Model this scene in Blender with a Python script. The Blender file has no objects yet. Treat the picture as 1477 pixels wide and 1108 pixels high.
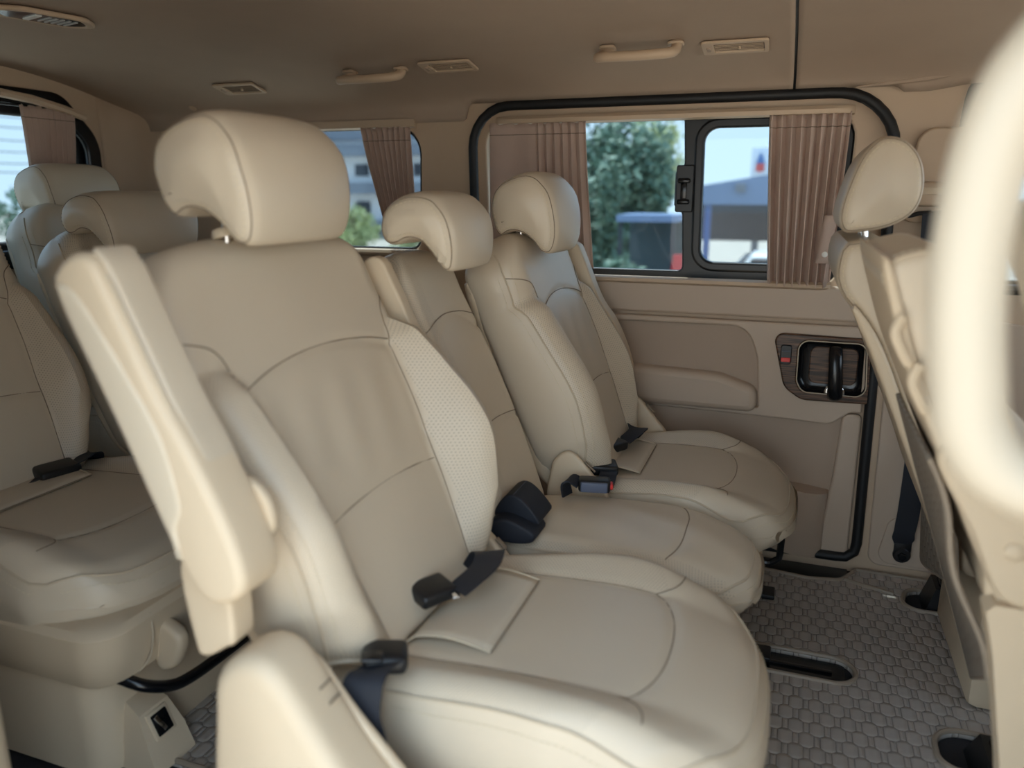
import bpy, bmesh, math, random
from mathutils import Vector as V, Matrix
from mathutils.geometry import delaunay_2d_cdt
random.seed(7)
PI = math.pi
SC = bpy.context.scene
COL = SC.collection

# ------------------------------------------------------------------ shader helpers
class N:
    """a float socket with operators that add Math nodes"""
    def __init__(s, nt, sock): s.nt = nt; s.k = sock
    def _m(s, op, *a):
        n = s.nt.nodes.new('ShaderNodeMath'); n.operation = op
        for i, x in enumerate((s,) + a):
            if isinstance(x, N): s.nt.links.new(x.k, n.inputs[i])
            else: n.inputs[i].default_value = x
        return N(s.nt, n.outputs[0])
    def __add__(s, o): return s._m('ADD', o)
    def __sub__(s, o): return s._m('SUBTRACT', o)
    def __mul__(s, o): return s._m('MULTIPLY', o)
    def __truediv__(s, o): return s._m('DIVIDE', o)
    def abs(s): return s._m('ABSOLUTE')
    def floor(s): return s._m('FLOOR')
    def frac(s): return s._m('FRACT')
    def round(s): return s._m('ROUND')
    def min(s, o): return s._m('MINIMUM', o)
    def max(s, o): return s._m('MAXIMUM', o)
    def lt(s, o): return s._m('LESS_THAN', o)
    def gt(s, o): return s._m('GREATER_THAN', o)
    def mod(s, o): return s._m('FLOORED_MODULO', o)
    def clamp(s): return s.max(0.0).min(1.0)
    def sqrt(s): return s._m('SQRT')
    def sin(s): return s._m('SINE')

def lin(c):
    return tuple((x/255/12.92 if x/255 <= .04045 else ((x/255+.055)/1.055)**2.4) for x in c) + (1,)

def base_mat(name):
    m = bpy.data.materials.new(name); m.use_nodes = True
    nt = m.node_tree
    return m, nt, nt.nodes['Principled BSDF']

def new(nt, t, **kw):
    n = nt.nodes.new(t)
    for k, v in kw.items(): setattr(n, k, v)
    return n

def noise(nt, scale, coord='Object', detail=4):
    tc = new(nt, 'ShaderNodeTexCoord'); n = new(nt, 'ShaderNodeTexNoise')
    n.inputs['Scale'].default_value = scale; n.inputs['Detail'].default_value = detail
    nt.links.new(tc.outputs[coord], n.inputs['Vector'])
    return N(nt, n.outputs['Fac'])

def bump(nt, b, h, strength=.3, dist=.001):
    n = new(nt, 'ShaderNodeBump'); n.inputs['Strength'].default_value = strength
    n.inputs['Distance'].default_value = dist
    nt.links.new(h.k, n.inputs['Height']); nt.links.new(n.outputs[0], b.inputs['Normal'])

def mixcol(nt, fac, a, b):
    n = new(nt, 'ShaderNodeMix', data_type='RGBA')
    if isinstance(fac, N): nt.links.new(fac.k, n.inputs[0])
    else: n.inputs[0].default_value = fac
    for x, i in ((a, 6), (b, 7)):
        if isinstance(x, tuple): n.inputs[i].default_value = x
        else: nt.links.new(x, n.inputs[i])
    return n.outputs[2]

def simple(name, c, rough=.5, bscale=0, bstr=.2, bdist=.0006, var=.06, spec=.5, metal=0, vscale=9):
    m, nt, b = base_mat(name)
    c = lin(c)
    b.inputs['Roughness'].default_value = rough; b.inputs['Metallic'].default_value = metal
    b.inputs['Specular IOR Level'].default_value = spec
    if var:
        f = noise(nt, vscale)
        d = tuple(x*(1-var) for x in c[:3]) + (1,); u = tuple(min(1, x*(1+var)) for x in c[:3]) + (1,)
        nt.links.new(mixcol(nt, f, d, u), b.inputs['Base Color'])
    else: b.inputs['Base Color'].default_value = c
    if bscale: bump(nt, b, noise(nt, bscale, detail=2), bstr, bdist)
    return m

def uvxy(nt):
    tc = new(nt, 'ShaderNodeTexCoord'); s = new(nt, 'ShaderNodeSeparateXYZ')
    nt.links.new(tc.outputs['UV'], s.inputs[0])
    return N(nt, s.outputs[0]), N(nt, s.outputs[1])

def leather(name, c, rough=.42, perf=True):
    m, nt, b = base_mat(name)
    c = lin(c)
    f = noise(nt, 7)
    d = tuple(x*.95 for x in c[:3]) + (1,); u = tuple(min(1, x*1.04) for x in c[:3]) + (1,)
    col = mixcol(nt, f, d, u)
    b.inputs['Roughness'].default_value = rough
    b.inputs['Specular IOR Level'].default_value = .45
    tc = new(nt, 'ShaderNodeTexCoord'); vo = new(nt, 'ShaderNodeTexVoronoi'); vo.inputs['Scale'].default_value = 620
    nt.links.new(tc.outputs['Object'], vo.inputs['Vector'])
    h = N(nt, vo.outputs['Distance'])*.35 + noise(nt, 26)*1.6
    if perf:
        x, y = uvxy(nt)
        P = .0060
        at = new(nt, 'ShaderNodeAttribute'); at.attribute_name = 'perf'
        mask = N(nt, at.outputs['Fac'])
        def dots(ox, oy):
            a = ((x/P+ox).frac()-.5); c_ = ((y/(P*1.0)+oy).frac()-.5)
            return (a*a + c_*c_).sqrt()
        dd = dots(0., 0.).min(dots(.5, .5))
        hole = dd.lt(.125)*mask.gt(.5)
        col = mixcol(nt, hole*.65, col, tuple(x*.25 for x in c[:3]) + (1,))
        h = h - hole*.5
    nt.links.new(col, b.inputs['Base Color'])
    bump(nt, b, h, .35, .0006)
    return m

def quilt(name, c, cs, p=.037, h=.036, a=.0036, depth=.0035):
    """elongated hexagons with small rectangles between them, stitched and padded"""
    m, nt, b = base_mat(name)
    c = lin(c); cs = lin(cs)
    x, y = uvxy(nt)
    t = (x/p).frac(); rf = .284
    tr = (((t-.5).abs()*2. - rf)/(1-2*rf)).clamp()
    f = (tr*2.-1.)*a
    k = (y/h).round()
    s = k.mod(2.)*-2.+1.
    dl = y - k*h - s*f
    d1 = dl.abs()
    row = k - dl.lt(0.)
    odd = row.mod(2.)
    cx = odd*.5
    wr = ((t - cx + 1.5).frac() - .5)
    d2 = (wr.abs() - rf/2).abs()*p
    dm = d1.min(d2)
    puff = (dm/.009).clamp(); puff = puff*(puff*-1.+2.)
    dash = ((x+y)/.0032).frac().lt(.72)
    st = dm.lt(.0008)*dash
    nz = noise(nt, 40)
    col = mixcol(nt, nz, tuple(q*.92 for q in c[:3]) + (1,), tuple(q*1.06 for q in c[:3]) + (1,))
    nt.links.new(mixcol(nt, st*.85, col, cs), b.inputs['Base Color'])
    b.inputs['Roughness'].default_value = .48
    bump(nt, b, puff + noise(nt, 300)*.05 + noise(nt, 30)*.15, .8, depth)
    return m

def glass_mat(name, tint, refl=.025):
    m = bpy.data.materials.new(name); m.use_nodes = True; nt = m.node_tree; nt.nodes.clear()
    o = new(nt, 'ShaderNodeOutputMaterial'); t = new(nt, 'ShaderNodeBsdfTransparent'); g = new(nt, 'ShaderNodeBsdfGlossy')
    t.inputs[0].default_value = tint + (1,); g.inputs['Roughness'].default_value = .02
    mx = new(nt, 'ShaderNodeMixShader'); mx.inputs[0].default_value = refl
    nt.links.new(t.outputs[0], mx.inputs[1]); nt.links.new(g.outputs[0], mx.inputs[2]); nt.links.new(mx.outputs[0], o.inputs[0])
    return m

def cloth_mat(name, c):
    m, nt, b = base_mat(name); c = lin(c)
    b.inputs['Roughness'].default_value = .75; b.inputs['Specular IOR Level'].default_value = .2
    f = noise(nt, 30)
    nt.links.new(mixcol(nt, f, tuple(q*.93 for q in c[:3])+(1,), tuple(q*1.05 for q in c[:3])+(1,)), b.inputs['Base Color'])
    bump(nt, b, noise(nt, 900, detail=1), .2, .0004)
    tl = new(nt, 'ShaderNodeBsdfTranslucent'); tl.inputs[0].default_value = (c[0]*1.05, c[1]*.92, c[2]*.86, 1)
    mx = new(nt, 'ShaderNodeMixShader'); mx.inputs[0].default_value = .22
    o = nt.nodes['Material Output']
    nt.links.new(b.outputs[0], mx.inputs[1]); nt.links.new(tl.outputs[0], mx.inputs[2]); nt.links.new(mx.outputs[0], o.inputs[0])
    return m

def wood_mat(name):
    m, nt, b = base_mat(name)
    tc = new(nt, 'ShaderNodeTexCoord'); mp = new(nt, 'ShaderNodeMapping'); mp.inputs['Scale'].default_value = (14, 14, 330)
    mp.inputs['Rotation'].default_value = (0, .04, 0)
    n = new(nt, 'ShaderNodeTexNoise'); n.inputs['Scale'].default_value = 1; n.inputs['Detail'].default_value = 5
    nt.links.new(tc.outputs['Object'], mp.inputs[0]); nt.links.new(mp.outputs[0], n.inputs['Vector'])
    r = new(nt, 'ShaderNodeValToRGB'); e = r.color_ramp.elements
    e[0].position = .38; e[0].color = lin((36, 24, 18)); e[1].position = .66; e[1].color = lin((112, 80, 60))
    nt.links.new(n.outputs['Fac'], r.inputs[0]); nt.links.new(r.outputs[0], b.inputs['Base Color'])
    b.inputs['Roughness'].default_value = .34; b.inputs['Specular IOR Level'].default_value = .35
    return m

M = {}
M['leather'] = leather('beige_leather', (206, 191, 169), .37)
M['leather_side'] = leather('cream_vinyl', (208, 194, 172), .45, perf=False)
M['loop_vinyl'] = simple('loop_vinyl', (188, 175, 155), .4, 400, .15, .0004, .02)
M['leather_warm'] = leather('tan_leather', (200, 184, 161), .38, perf=False)
M['thread'] = simple('pale_thread', (214, 200, 172), .7, var=0)
M['welt'] = simple('seam_welt', (196, 180, 156), .5, var=0)
M['seam'] = simple('seam_thread', (140, 124, 106), .8, var=0)  # darker line colour of the sewn seams and cover slots
M['plastic'] = simple('beige_plastic', (210, 191, 164), .5, 700, .25, .0004, .03)
M['plastic_door'] = simple('beige_door_plastic', (192, 172, 152), .52, 600, .3, .0004, .03)
M['plastic_recess'] = simple('taupe_door_plastic', (174, 153, 134), .6, 800, .3, .0004, .03)  # darker than the door plastic, for recessed and lower panels
M['trim'] = simple('beige_trim', (196, 172, 146), .52, 600, .2, .0004, .03)
M['headliner'] = simple('headliner_fabric', (178, 158, 140), .95, 1400, .5, .0008, .05, .1)
M['rubber'] = simple('black_rubber', (16, 17, 20), .55, 0, var=.1)
M['black'] = simple('black_plastic', (20, 21, 24), .4, 500, .2, .0004, .1)
M['gloss_black'] = simple('gloss_black', (14, 16, 20), .22, var=0)
M['webbing'] = simple('belt_webbing', (26, 30, 40), .65, 1200, .4, .0005, .1)
M['buckle_grey'] = simple('buckle_grey', (88, 96, 116), .5, 300, .2, .0004, .05)
M['red'] = simple('red_plastic', (226, 62, 58), .4, var=0)
M['chrome'] = simple('chrome', (220, 220, 222), .12, var=0, metal=1)
M['snap'] = simple('white_snap', (238, 236, 230), .3, var=0)
M['wood'] = wood_mat('dark_wood_grain')
M['mat'] = quilt('quilted_mat', (176, 168, 160), (80, 75, 73))
M['kick'] = quilt('quilted_kick_mat', (138, 128, 116), (92, 84, 76), .03, .028, .003, .003)
M['binding'] = simple('mat_binding', (148, 134, 118), .5, 300, .2, .0004)
M['carpet'] = simple('dark_carpet', (40, 38, 40), .95, 900, .6, .002)
M['curtain'] = cloth_mat('curtain_cloth', (208, 186, 172))
M['glass'] = glass_mat('tinted_glass', (.50, .56, .60))
M['lens'] = simple('lamp_lens', (40, 42, 50), .15, var=0)
M['lampbar'] = simple('lamp_reflector', (196, 192, 186), .3, var=0)
M['asphalt'] = simple('concrete_yard', (178, 170, 158), .9, 6, .3, .01, .1, .2, vscale=.6)
M['leafA'] = simple('leaf_green', (104, 130, 110), .6, var=.3, vscale=1.2)
M['leafB'] = simple('leaf_light', (168, 178, 126), .6, var=.3, vscale=1.2)
M['bark'] = simple('bark', (90, 78, 66), .9, 20, .5, .02)
M['wallA'] = simple('painted_concrete', (214, 216, 220), .8, var=.06, vscale=.4)
M['wallB'] = simple('weathered_concrete', (120, 128, 140), .85, var=.12, vscale=.3)
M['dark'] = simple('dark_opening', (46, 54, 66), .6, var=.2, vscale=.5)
M['shade'] = simple('blue_grey_wall_in_shade', (58, 76, 82), .7, var=.2, vscale=1.5)  # shade under the carport roof put into the wall colour
M['bluesteel'] = simple('blue_cladding', (120, 142, 176), .6, var=.1, vscale=.5)
M['bluepost'] = simple('blue_post', (70, 110, 176), .5, var=0)
M['carwhite'] = simple('white_paint', (236, 238, 240), .25, var=0)
M['carred'] = simple('red_paint', (206, 50, 56), .3, var=0)
M['cargrey'] = simple('silver_paint', (186, 190, 196), .3, var=0)
M['carglass'] = simple('car_glass', (52, 60, 70), .1, var=0)
M['tyre'] = simple('tyre', (26, 26, 28), .8, var=0)
M['signwhite'] = simple('sign_white', (240, 243, 247), .5, var=0)
M['signblue'] = simple('sign_blue', (40, 110, 176), .5, var=0)
M['wire'] = simple('wire', (58, 62, 70), .7, var=0)

# ------------------------------------------------------------------ mesh helpers
class MB:
    def __init__(s): s.v = []; s.f = []; s.uv = {}; s.perf = {}; s.mi = []
    def add(s, vs, fs):
        b = len(s.v); s.v += [tuple(x) for x in vs]; s.f += [tuple(b+i for i in f) for f in fs]; return b
    def loft(s, rings, cap=True, closed=False, uvs=None, perfs=None):
        n = len(rings[0]); b = len(s.v)
        for r in rings: s.v += [tuple(p) for p in r]
        if uvs:
            k = b
            for r in uvs:
                for q in r: s.uv[k] = q; k += 1
        if perfs:
            k = b
            for r in perfs:
                for q in r:
                    s.perf[k] = q; k += 1
        m = len(rings)
        for i in range(m if closed else m-1):
            for j in range(n):
                a = b+i*n+j; c = b+i*n+(j+1) % n; i2 = (i+1) % m
                s.f.append((a, c, b+i2*n+(j+1) % n, b+i2*n+j))
        if cap and not closed:
            s.f.append(tuple(reversed(range(b, b+n)))); s.f.append(tuple(range(b+(m-1)*n, b+m*n)))
        return s
    def sheet(s, P, uvs=None):
        b = len(s.v); m = len(P); n = len(P[0])
        for r in P: s.v += [tuple(p) for p in r]
        if uvs:
            k = b
            for r in uvs:
                for q in r: s.uv[k] = q; k += 1
        for i in range(m-1):
            for j in range(n-1):
                s.f.append((b+i*n+j, b+i*n+j+1, b+(i+1)*n+j+1, b+(i+1)*n+j))
        return s
    def tube(s, path, r, n=8, closed=False):
        path = [V(p) for p in path]; m = len(path)
        if m < 2: return s
        T = []
        for i in range(m):
            a = path[i-1] if (i > 0 or closed) else path[i]; c = path[(i+1) % m] if (i < m-1 or closed) else path[i]
            t = c-a; T.append(t.normalized() if t.length > 1e-9 else V((0, 0, 1)))
        up = V((0, 0, 1)) if abs(T[0].z) < .9 else V((1, 0, 0))
        nn = (up - T[0]*up.dot(T[0])).normalized(); rings = []
        for i in range(m):
            nn = nn - T[i]*nn.dot(T[i])
            nn = nn.normalized() if nn.length > 1e-9 else V((0, 1, 0))
            bb = T[i].cross(nn); rr = r(i/(m-1)) if callable(r) else r
            rings.append([path[i] + (nn*math.cos(2*PI*k/n) + bb*math.sin(2*PI*k/n))*rr for k in range(n)])
        return s.loft(rings, closed=closed)
    def ribbon(s, path, wd, w, th=.0022):
        """flat strap along path; wd = list of width directions"""
        rings = []; path = [V(p) for p in path]; m = len(path)
        for i in range(m):
            t = (path[min(i+1, m-1)] - path[max(i-1, 0)]).normalized(); d = V(wd[i]); d = (d - t*d.dot(t)).normalized()
            nn = t.cross(d); ww = w[i] if isinstance(w, (list, tuple)) else w
            a = d*ww/2; c = nn*th/2
            rings.append([path[i]-a-c, path[i]-a*.33-c, path[i]+a*.33-c, path[i]+a-c, path[i]+a+c, path[i]+a*.33+c, path[i]-a*.33+c, path[i]-a+c])
        return s.loft(rings)
    def box(s, c, size, R=None, bev=0, seg=2):
        bm = bmesh.new(); bmesh.ops.create_cube(bm, size=1)
        bmesh.ops.scale(bm, vec=size, verts=bm.verts)
        if bev: bmesh.ops.bevel(bm, geom=bm.edges[:], offset=min(bev, min(size)*.48), segments=seg, affect='EDGES', profile=.5)
        bm.verts.ensure_lookup_table()
        c = V(c)
        s.add([(R @ v.co if R else v.co) + c for v in bm.verts], [[v.index for v in f.verts] for f in bm.faces])
        bm.free(); return s
    def lathe(s, prof, c, axis, n=20):
        axis = V(axis).normalized(); u = axis.orthogonal().normalized(); w = axis.cross(u); c = V(c)
        return s.loft([[c + axis*h + (u*math.cos(2*PI*k/n) + w*math.sin(2*PI*k/n))*max(r, 1e-5) for k in range(n)] for r, h in prof])
    def build(s, name, mat, parent=None, smooth=True, angle=40, solid=0):
        me = bpy.data.meshes.new(name)
        off = wloc(parent)
        if parent is None and not getattr(s, 'keep', False):
            xs = [p[0] for p in s.v]; ys = [p[1] for p in s.v]; zs = [p[2] for p in s.v]
            off = V(((min(xs)+max(xs))/2, (min(ys)+max(ys))/2, min(zs)))
        me.from_pydata([V(p)-off for p in s.v], [], s.f)
        if s.uv:
            ul = me.uv_layers.new(name='UVMap')
            for l in me.loops: ul.data[l.index].uv = s.uv.get(l.vertex_index, (0, 0))
        if s.perf:
            at = me.attributes.new('perf', 'FLOAT', 'POINT')
            for i, q in s.perf.items(): at.data[i].value = q
        bm = bmesh.new(); bm.from_mesh(me); bmesh.ops.recalc_face_normals(bm, faces=bm.faces[:]); bm.to_mesh(me); bm.free()
        if smooth:
            me.polygons.foreach_set('use_smooth', [True]*len(me.polygons))
            try: me.set_sharp_from_angle(angle=math.radians(angle))
            except Exception: pass
        me.materials.append(M[mat] if isinstance(mat, str) else mat)
        o = bpy.data.objects.new(name, me); COL.objects.link(o)
        if parent is None: o.location = off
        else: o.parent = parent
        if solid:
            md = o.modifiers.new('thickness', 'SOLIDIFY'); md.thickness = solid; md.offset = 0
        return o

def wloc(o):
    p = V((0, 0, 0))
    while o is not None: p += o.location; o = o.parent
    return p

def tag(o, label=None, cat=None, group=None, kind=None):
    for k, v in (('label', label), ('category', cat), ('group', group), ('kind', kind)):
        if v: o[k] = v
    return o

def thing(name, loc, label, cat, group=None, kind=None):
    o = bpy.data.objects.new(name, None); o.empty_display_size = .05; COL.objects.link(o); o.location = loc
    return tag(o, label, cat, group, kind)

def catmull(P, n=8, closed=False):
    P = [V(p) for p in P]; m = len(P); out = []
    for i in range(m if closed else m-1):
        g = (lambda k: P[k % m]) if closed else (lambda k: P[max(0, min(m-1, k))])
        a, b, c, d = g(i-1), g(i), g(i+1), g(i+2)
        for k in range(n):
            t = k/n
            out.append(.5*((2*b) + (c-a)*t + (2*a-5*b+4*c-d)*t*t + (3*b-a-3*c+d)*t**3))
    if not closed: out.append(P[-1])
    return out

def resample(P, n, closed=False):
    Q = P + [P[0]] if closed else P
    L = [0]
    for i in range(1, len(Q)): L.append(L[-1] + (V(Q[i])-V(Q[i-1])).length)
    out = []; j = 0; m = n if closed else n-1
    for k in range(n):
        t = L[-1]*k/m
        while j < len(L)-2 and L[j+1] < t: j += 1
        f = (t-L[j])/max(1e-9, L[j+1]-L[j]); out.append(V(Q[j]).lerp(V(Q[j+1]), f))
    return out

def rpoly(pts, rads, n=6):
    """closed 2D polygon with filleted corners"""
    out = []; m = len(pts)
    if not isinstance(rads, (list, tuple)): rads = [rads]*m
    for i in range(m):
        p = V(pts[i]).to_2d() if len(pts[i]) > 2 else V(pts[i]); a = V(pts[i-1]); c = V(pts[(i+1) % m]); r = rads[i]
        if r <= 0: out.append(p); continue
        d1 = (a-p); d2 = (c-p); l1, l2 = d1.length, d2.length; d1.normalize(); d2.normalize()
        ang = math.acos(max(-1, min(1, d1.dot(d2)))); t = min(r/math.tan(ang/2), l1*.49, l2*.49); r = t*math.tan(ang/2)
        s = p+d1*t; e = p+d2*t; cen = p + (d1+d2).normalized()*(r/math.sin(ang/2))
        a0 = math.atan2(s.y-cen.y, s.x-cen.x); a1 = math.atan2(e.y-cen.y, e.x-cen.x)
        da = (a1-a0+PI) % (2*PI) - PI
        for k in range(n+1): out.append(V((cen.x+r*math.cos(a0+da*k/n), cen.y+r*math.sin(a0+da*k/n))))
    return out

def rrect(x0, z0, x1, z1, r, n=6):
    return rpoly([(x0, z0), (x1, z0), (x1, z1), (x0, z1)], r, n)

def plate(outer, holes, th, bev, fn, mb=None):
    """flat plate with holes and softened edges; fn maps (a, b, height 0..th) to the world"""
    cu = bpy.data.curves.new('plate', 'CURVE'); cu.dimensions = '2D'; cu.fill_mode = 'BOTH'
    bev = min(bev, th*.45)
    cu.extrude = th/2-bev; cu.bevel_depth = bev; cu.bevel_resolution = 2; cu.offset = -bev if bev else 0
    def wind(P, ccw):
        ar = sum(P[i][0]*P[(i+1) % len(P)][1]-P[(i+1) % len(P)][0]*P[i][1] for i in range(len(P)))
        return list(P) if (ar > 0) == ccw else list(reversed(P))
    for P in [wind(outer, True)]+[wind(h_, False) for h_ in holes]:
        sp = cu.splines.new('POLY'); sp.points.add(len(P)-1); sp.use_cyclic_u = True
        for q, p in zip(sp.points, P): q.co = (p[0], p[1], 0, 1)
    ob = bpy.data.objects.new('plate', cu); me = bpy.data.meshes.new_from_object(ob)
    mb = mb or MB()
    mb.add([fn(v.co.x, v.co.y, v.co.z+th/2) for v in me.vertices], [list(p.vertices) for p in me.polygons])
    bpy.data.objects.remove(ob); bpy.data.curves.remove(cu); bpy.data.meshes.remove(me)
    return mb

def wallfn(y0): return lambda a, b, h: (a, y0-h, b)          # on the far wall, height grows into the cabin
def offset_poly(P, d):
    out = []; m = len(P)
    ar = sum(P[i][0]*P[(i+1) % m][1]-P[(i+1) % m][0]*P[i][1] for i in range(m)); sg = 1 if ar > 0 else -1
    for i in range(m):
        t = (V(P[(i+1) % m])-V(P[i-1])).normalized(); nrm = V((-t.y, t.x))*sg; out.append(V(P[i])+nrm*d)
    return out

def slab(prof, y0, y1, r=.02, bulge=.008, nr=5, fn=None, mb=None, deform=None, nmid=6, N_=72):
    """a profile in (x, z) carried across y with rounded rims and softly bulged side faces"""
    P = resample(catmull([(p[0], p[1], 0) for p in prof], 8, True), N_, True); P = [p.to_2d() for p in P]
    def place(p, y):
        q = V((p[0], y, p[1])); return deform(q) if deform else q
    rings = []
    lo = [(y0 + r*(1-math.cos(PI/2*k/nr)) if False else y0 + r*(1-math.sin(PI/2*k/nr)), r*(1-math.cos(PI/2*k/nr))) for k in range(nr+1)]
    # from cap rim (k=nr -> y0, inset r) to full profile (k=0 -> y0+r, inset 0)
    seq = [(y0 + r*(1-math.sin(PI/2*k/nr)), r*(1-math.cos(PI/2*k/nr))) for k in range(nr, -1, -1)]
    seq += [(y0+r+(y1-y0-2*r)*k/nmid, 0) for k in range(1, nmid)]
    seq += [(y1 - r*(1-math.sin(PI/2*k/nr)), r*(1-math.cos(PI/2*k/nr))) for k in range(0, nr+1)]
    mb = mb or MB()
    allr = []
    for y, d in seq:
        Q = offset_poly(P, d) if d > 1e-6 else P
        allr.append([place(q, y) for q in Q])
    base = len(mb.v)
    mb.loft(allr, cap=False)
    n = len(P)
    for end, y, sg in ((0, y0, -1), (len(seq)-1, y1, 1)):
        rim = offset_poly(P, seq[end][1])
        xs = [p.x for p in rim]; zs = [p.y for p in rim]; st = max(max(xs)-min(xs), max(zs)-min(zs))/13
        pts = list(rim)
        gx = min(xs)+st/2
        def dist(q):
            return min((V(q)-p).length for p in rim)
        def inside(q):
            c = False
            for i in range(n):
                a, b = rim[i], rim[(i+1) % n]
                if (a.y > q[1]) != (b.y > q[1]) and q[0] < (b.x-a.x)*(q[1]-a.y)/(b.y-a.y)+a.x: c = not c
            return c
        while gx < max(xs):
            gz = min(zs)+st/2
            while gz < max(zs):
                if inside((gx, gz)) and dist((gx, gz)) > st*.55: pts.append(V((gx, gz)))
                gz += st
            gx += st
        res = delaunay_2d_cdt(pts, [(i, (i+1) % n) for i in range(n)], [], 1, 1e-7)
        vs, fs = res[0], res[2]
        idx = {}
        ringb = base+end*n
        mp = []
        for i, q in enumerate(vs):
            src = res[3][i]
            k = next((t for t in src if t < n), None)
            if k is not None: mp.append(ringb+k)
            else:
                dd = dist(q); h = bulge*(1-math.exp(-dd/.03))
                mb.v.append(tuple(place(q, y+sg*h))); mp.append(len(mb.v)-1)
        for f in fs: mb.f.append(tuple(mp[i] for i in f))
    def curve(y_off, d, side):
        """the profile line near one side, for seams"""
        y = y0+y_off if side < 0 else y1-y_off
        return [place(q, y) for q in offset_poly(P, d)]
    return mb, curve

def stitches(path, step=.0085, ln=.0055, r=.0008, mb=None, lift=None):
    mb = mb or MB(); L = 0; tot = 0
    path = [V(p) for p in path]
    for i in range(1, len(path)): tot += (path[i]-path[i-1]).length
    n = max(2, int(tot/step)); Q = resample(path, n)
    for i in range(len(Q)-1):
        a = Q[i]; b = Q[i].lerp(Q[i+1], ln/step)
        mb.tube([a, a.lerp(b, .5), b], lambda t: r*(.6+.4*math.sin(PI*t)), 5)
    return mb

def sstep(a, b, x):
    t = max(0, min(1, (x-a)/(b-a))); return t*t*(3-2*t)
def interp(tab, x):
    if x <= tab[0][0]: return tab[0][1]
    for (a, p), (b, q) in zip(tab, tab[1:]):
        if x <= b:
            t = (x-a)/(b-a); t = t*t*(3-2*t)*.5+t*.5; return p+(q-p)*t
    return tab[-1][1]

class Pad:
    """an upholstered cushion: rounded cross-sections of half-width w(z), front surface front(y, z) and depth T, stacked along z"""
    def __init__(s, H, w, front, T, rf=.045, rb=.03, rt=.05, rbot=.025, place=None, yc=0, perf=None, warp=None):
        s.__dict__.update(H=H, w=w, front=front, T=T, rf=rf, rb=rb, rt=rt, rbot=rbot, place=place, yc=yc, perf=perf, warp=warp)
    def zc(s, v):
        a = s.rbot*PI/2; b = s.H-s.rt-s.rbot; c = s.rt*PI/2; d = v*(a+b+c)
        if d < a: p = (1-d/a)*PI/2; return s.rbot*(1-math.sin(p)), s.rbot*(1-math.cos(p))
        if d < a+b: return s.rbot+d-a, 0
        p = (d-a-b)/c*PI/2; return s.H-s.rt+s.rt*math.sin(p), s.rt*(1-math.cos(p))
    def v_of(s, z):
        lo, hi = 0, 1
        for _ in range(30):
            m = (lo+hi)/2
            if s.zc(m)[0] < z: lo = m
            else: hi = m
        return lo
    def loc(s, u, v):
        z, dl = s.zc(v); T = s.T(z) if callable(s.T) else s.T
        w = s.w(z)-dl; sg = 1 if u >= 0 else -1; a = abs(u)
        rf = min(s.rf, w*.9)
        xe = s.front(sg*(w-rf), z)-dl
        rb = s.rb; xb = -T+dl
        if xe-rf < xb+rb: q = (xe-xb)/2*.98; rf2 = rb = max(.001, q)
        else: rf2 = rf
        if a <= 1: y = a*(w-rf); x = s.front(sg*y, z)-dl; uv = y
        elif a <= 1.5: th = (a-1)*PI; y = w-rf+rf*math.sin(th); x = xe-rf2*(1-math.cos(th)); uv = w-rf+rf*th
        elif a <= 2.5: t = a-1.5; y = w+.006*math.sin(PI*t); x = (xe-rf2)*(1-t)+(xb+rb)*t; uv = w+rf*.57+(xe-rf2-x)
        elif a <= 3: th = (a-2.5)*PI; y = w-rb+rb*math.cos(th); x = xb+rb*(1-math.sin(th)); uv = w+.2
        else: y = (w-rb)*(4-a); x = xb; uv = y
        return V((x, sg*y, z)), (sg*uv, z)
    def S(s, u, v, lift=0):
        p, uv = s.loc(u, v)
        if lift:
            e = .004
            pu = s.loc(u+e, v)[0]-s.loc(u-e, v)[0]; pv = s.loc(u, min(1, v+e))[0]-s.loc(u, max(0, v-e))[0]
            nn = pu.cross(pv)
            if nn.length > 1e-12:
                nn.normalize()
                if nn.x < -.3 or (abs(nn.x) <= .3 and nn.y*p.y < 0): nn = -nn
                p = p+nn*lift
        if s.warp: p = s.warp(p)
        return s.place(p + V((0, s.yc, 0)))
    def u_of(s, y, z):
        w = s.w(z); return y/(w-min(s.rf, w*.9))
    def mesh(s, nf=26, nv=84, mb=None):
        us = [i/nf for i in range(nf)] + [1+.5*i/6 for i in range(6)] + [1.5+i/8 for i in range(8)] + [2.5+.5*i/3 for i in range(3)] + [3+i/4 for i in range(4)]
        full = us + [4] + [-u for u in reversed(us)][:-1]
        rings = []; uvs = []; pf = []
        for i in range(nv+1):
            v = i/nv; r = []; q = []; k = []
            for u in full:
                r.append(s.S(u, v)); p, uv = s.loc(u, v); q.append(uv); k.append(1.0 if s.perf and s.perf(u, p.y, p.z) else 0.0)
            rings.append(r); uvs.append(q); pf.append(k)
        mb = mb or MB(); mb.loft(rings, True, False, uvs, pf); return mb
    def line(s, pts, lift=.0006, n=48):
        """pts = (u, z) control points on the surface"""
        C = resample(catmull([(a, b, 0) for a, b in pts], 8), n)
        return [s.S(c.x, s.v_of(c.y), lift) for c in C]
    def yline(s, pts, lift=.0006, n=48):
        return s.line([(s.u_of(y, z), z) for y, z in pts], lift, n)

def rot_place(px, pz, ang):
    c, q = math.cos(ang), math.sin(ang)
    return lambda p: V((px + p.x*c - p.z*q, p.y, pz + p.x*q + p.z*c))
def flat_place(px, pz, tilt=.0):
    c, q = math.cos(tilt), math.sin(tilt)     # pad z -> forward X, pad x -> up
    return lambda p: V((px + p.z*c - p.x*q, p.y, pz + p.x*c + p.z*q))

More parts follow.
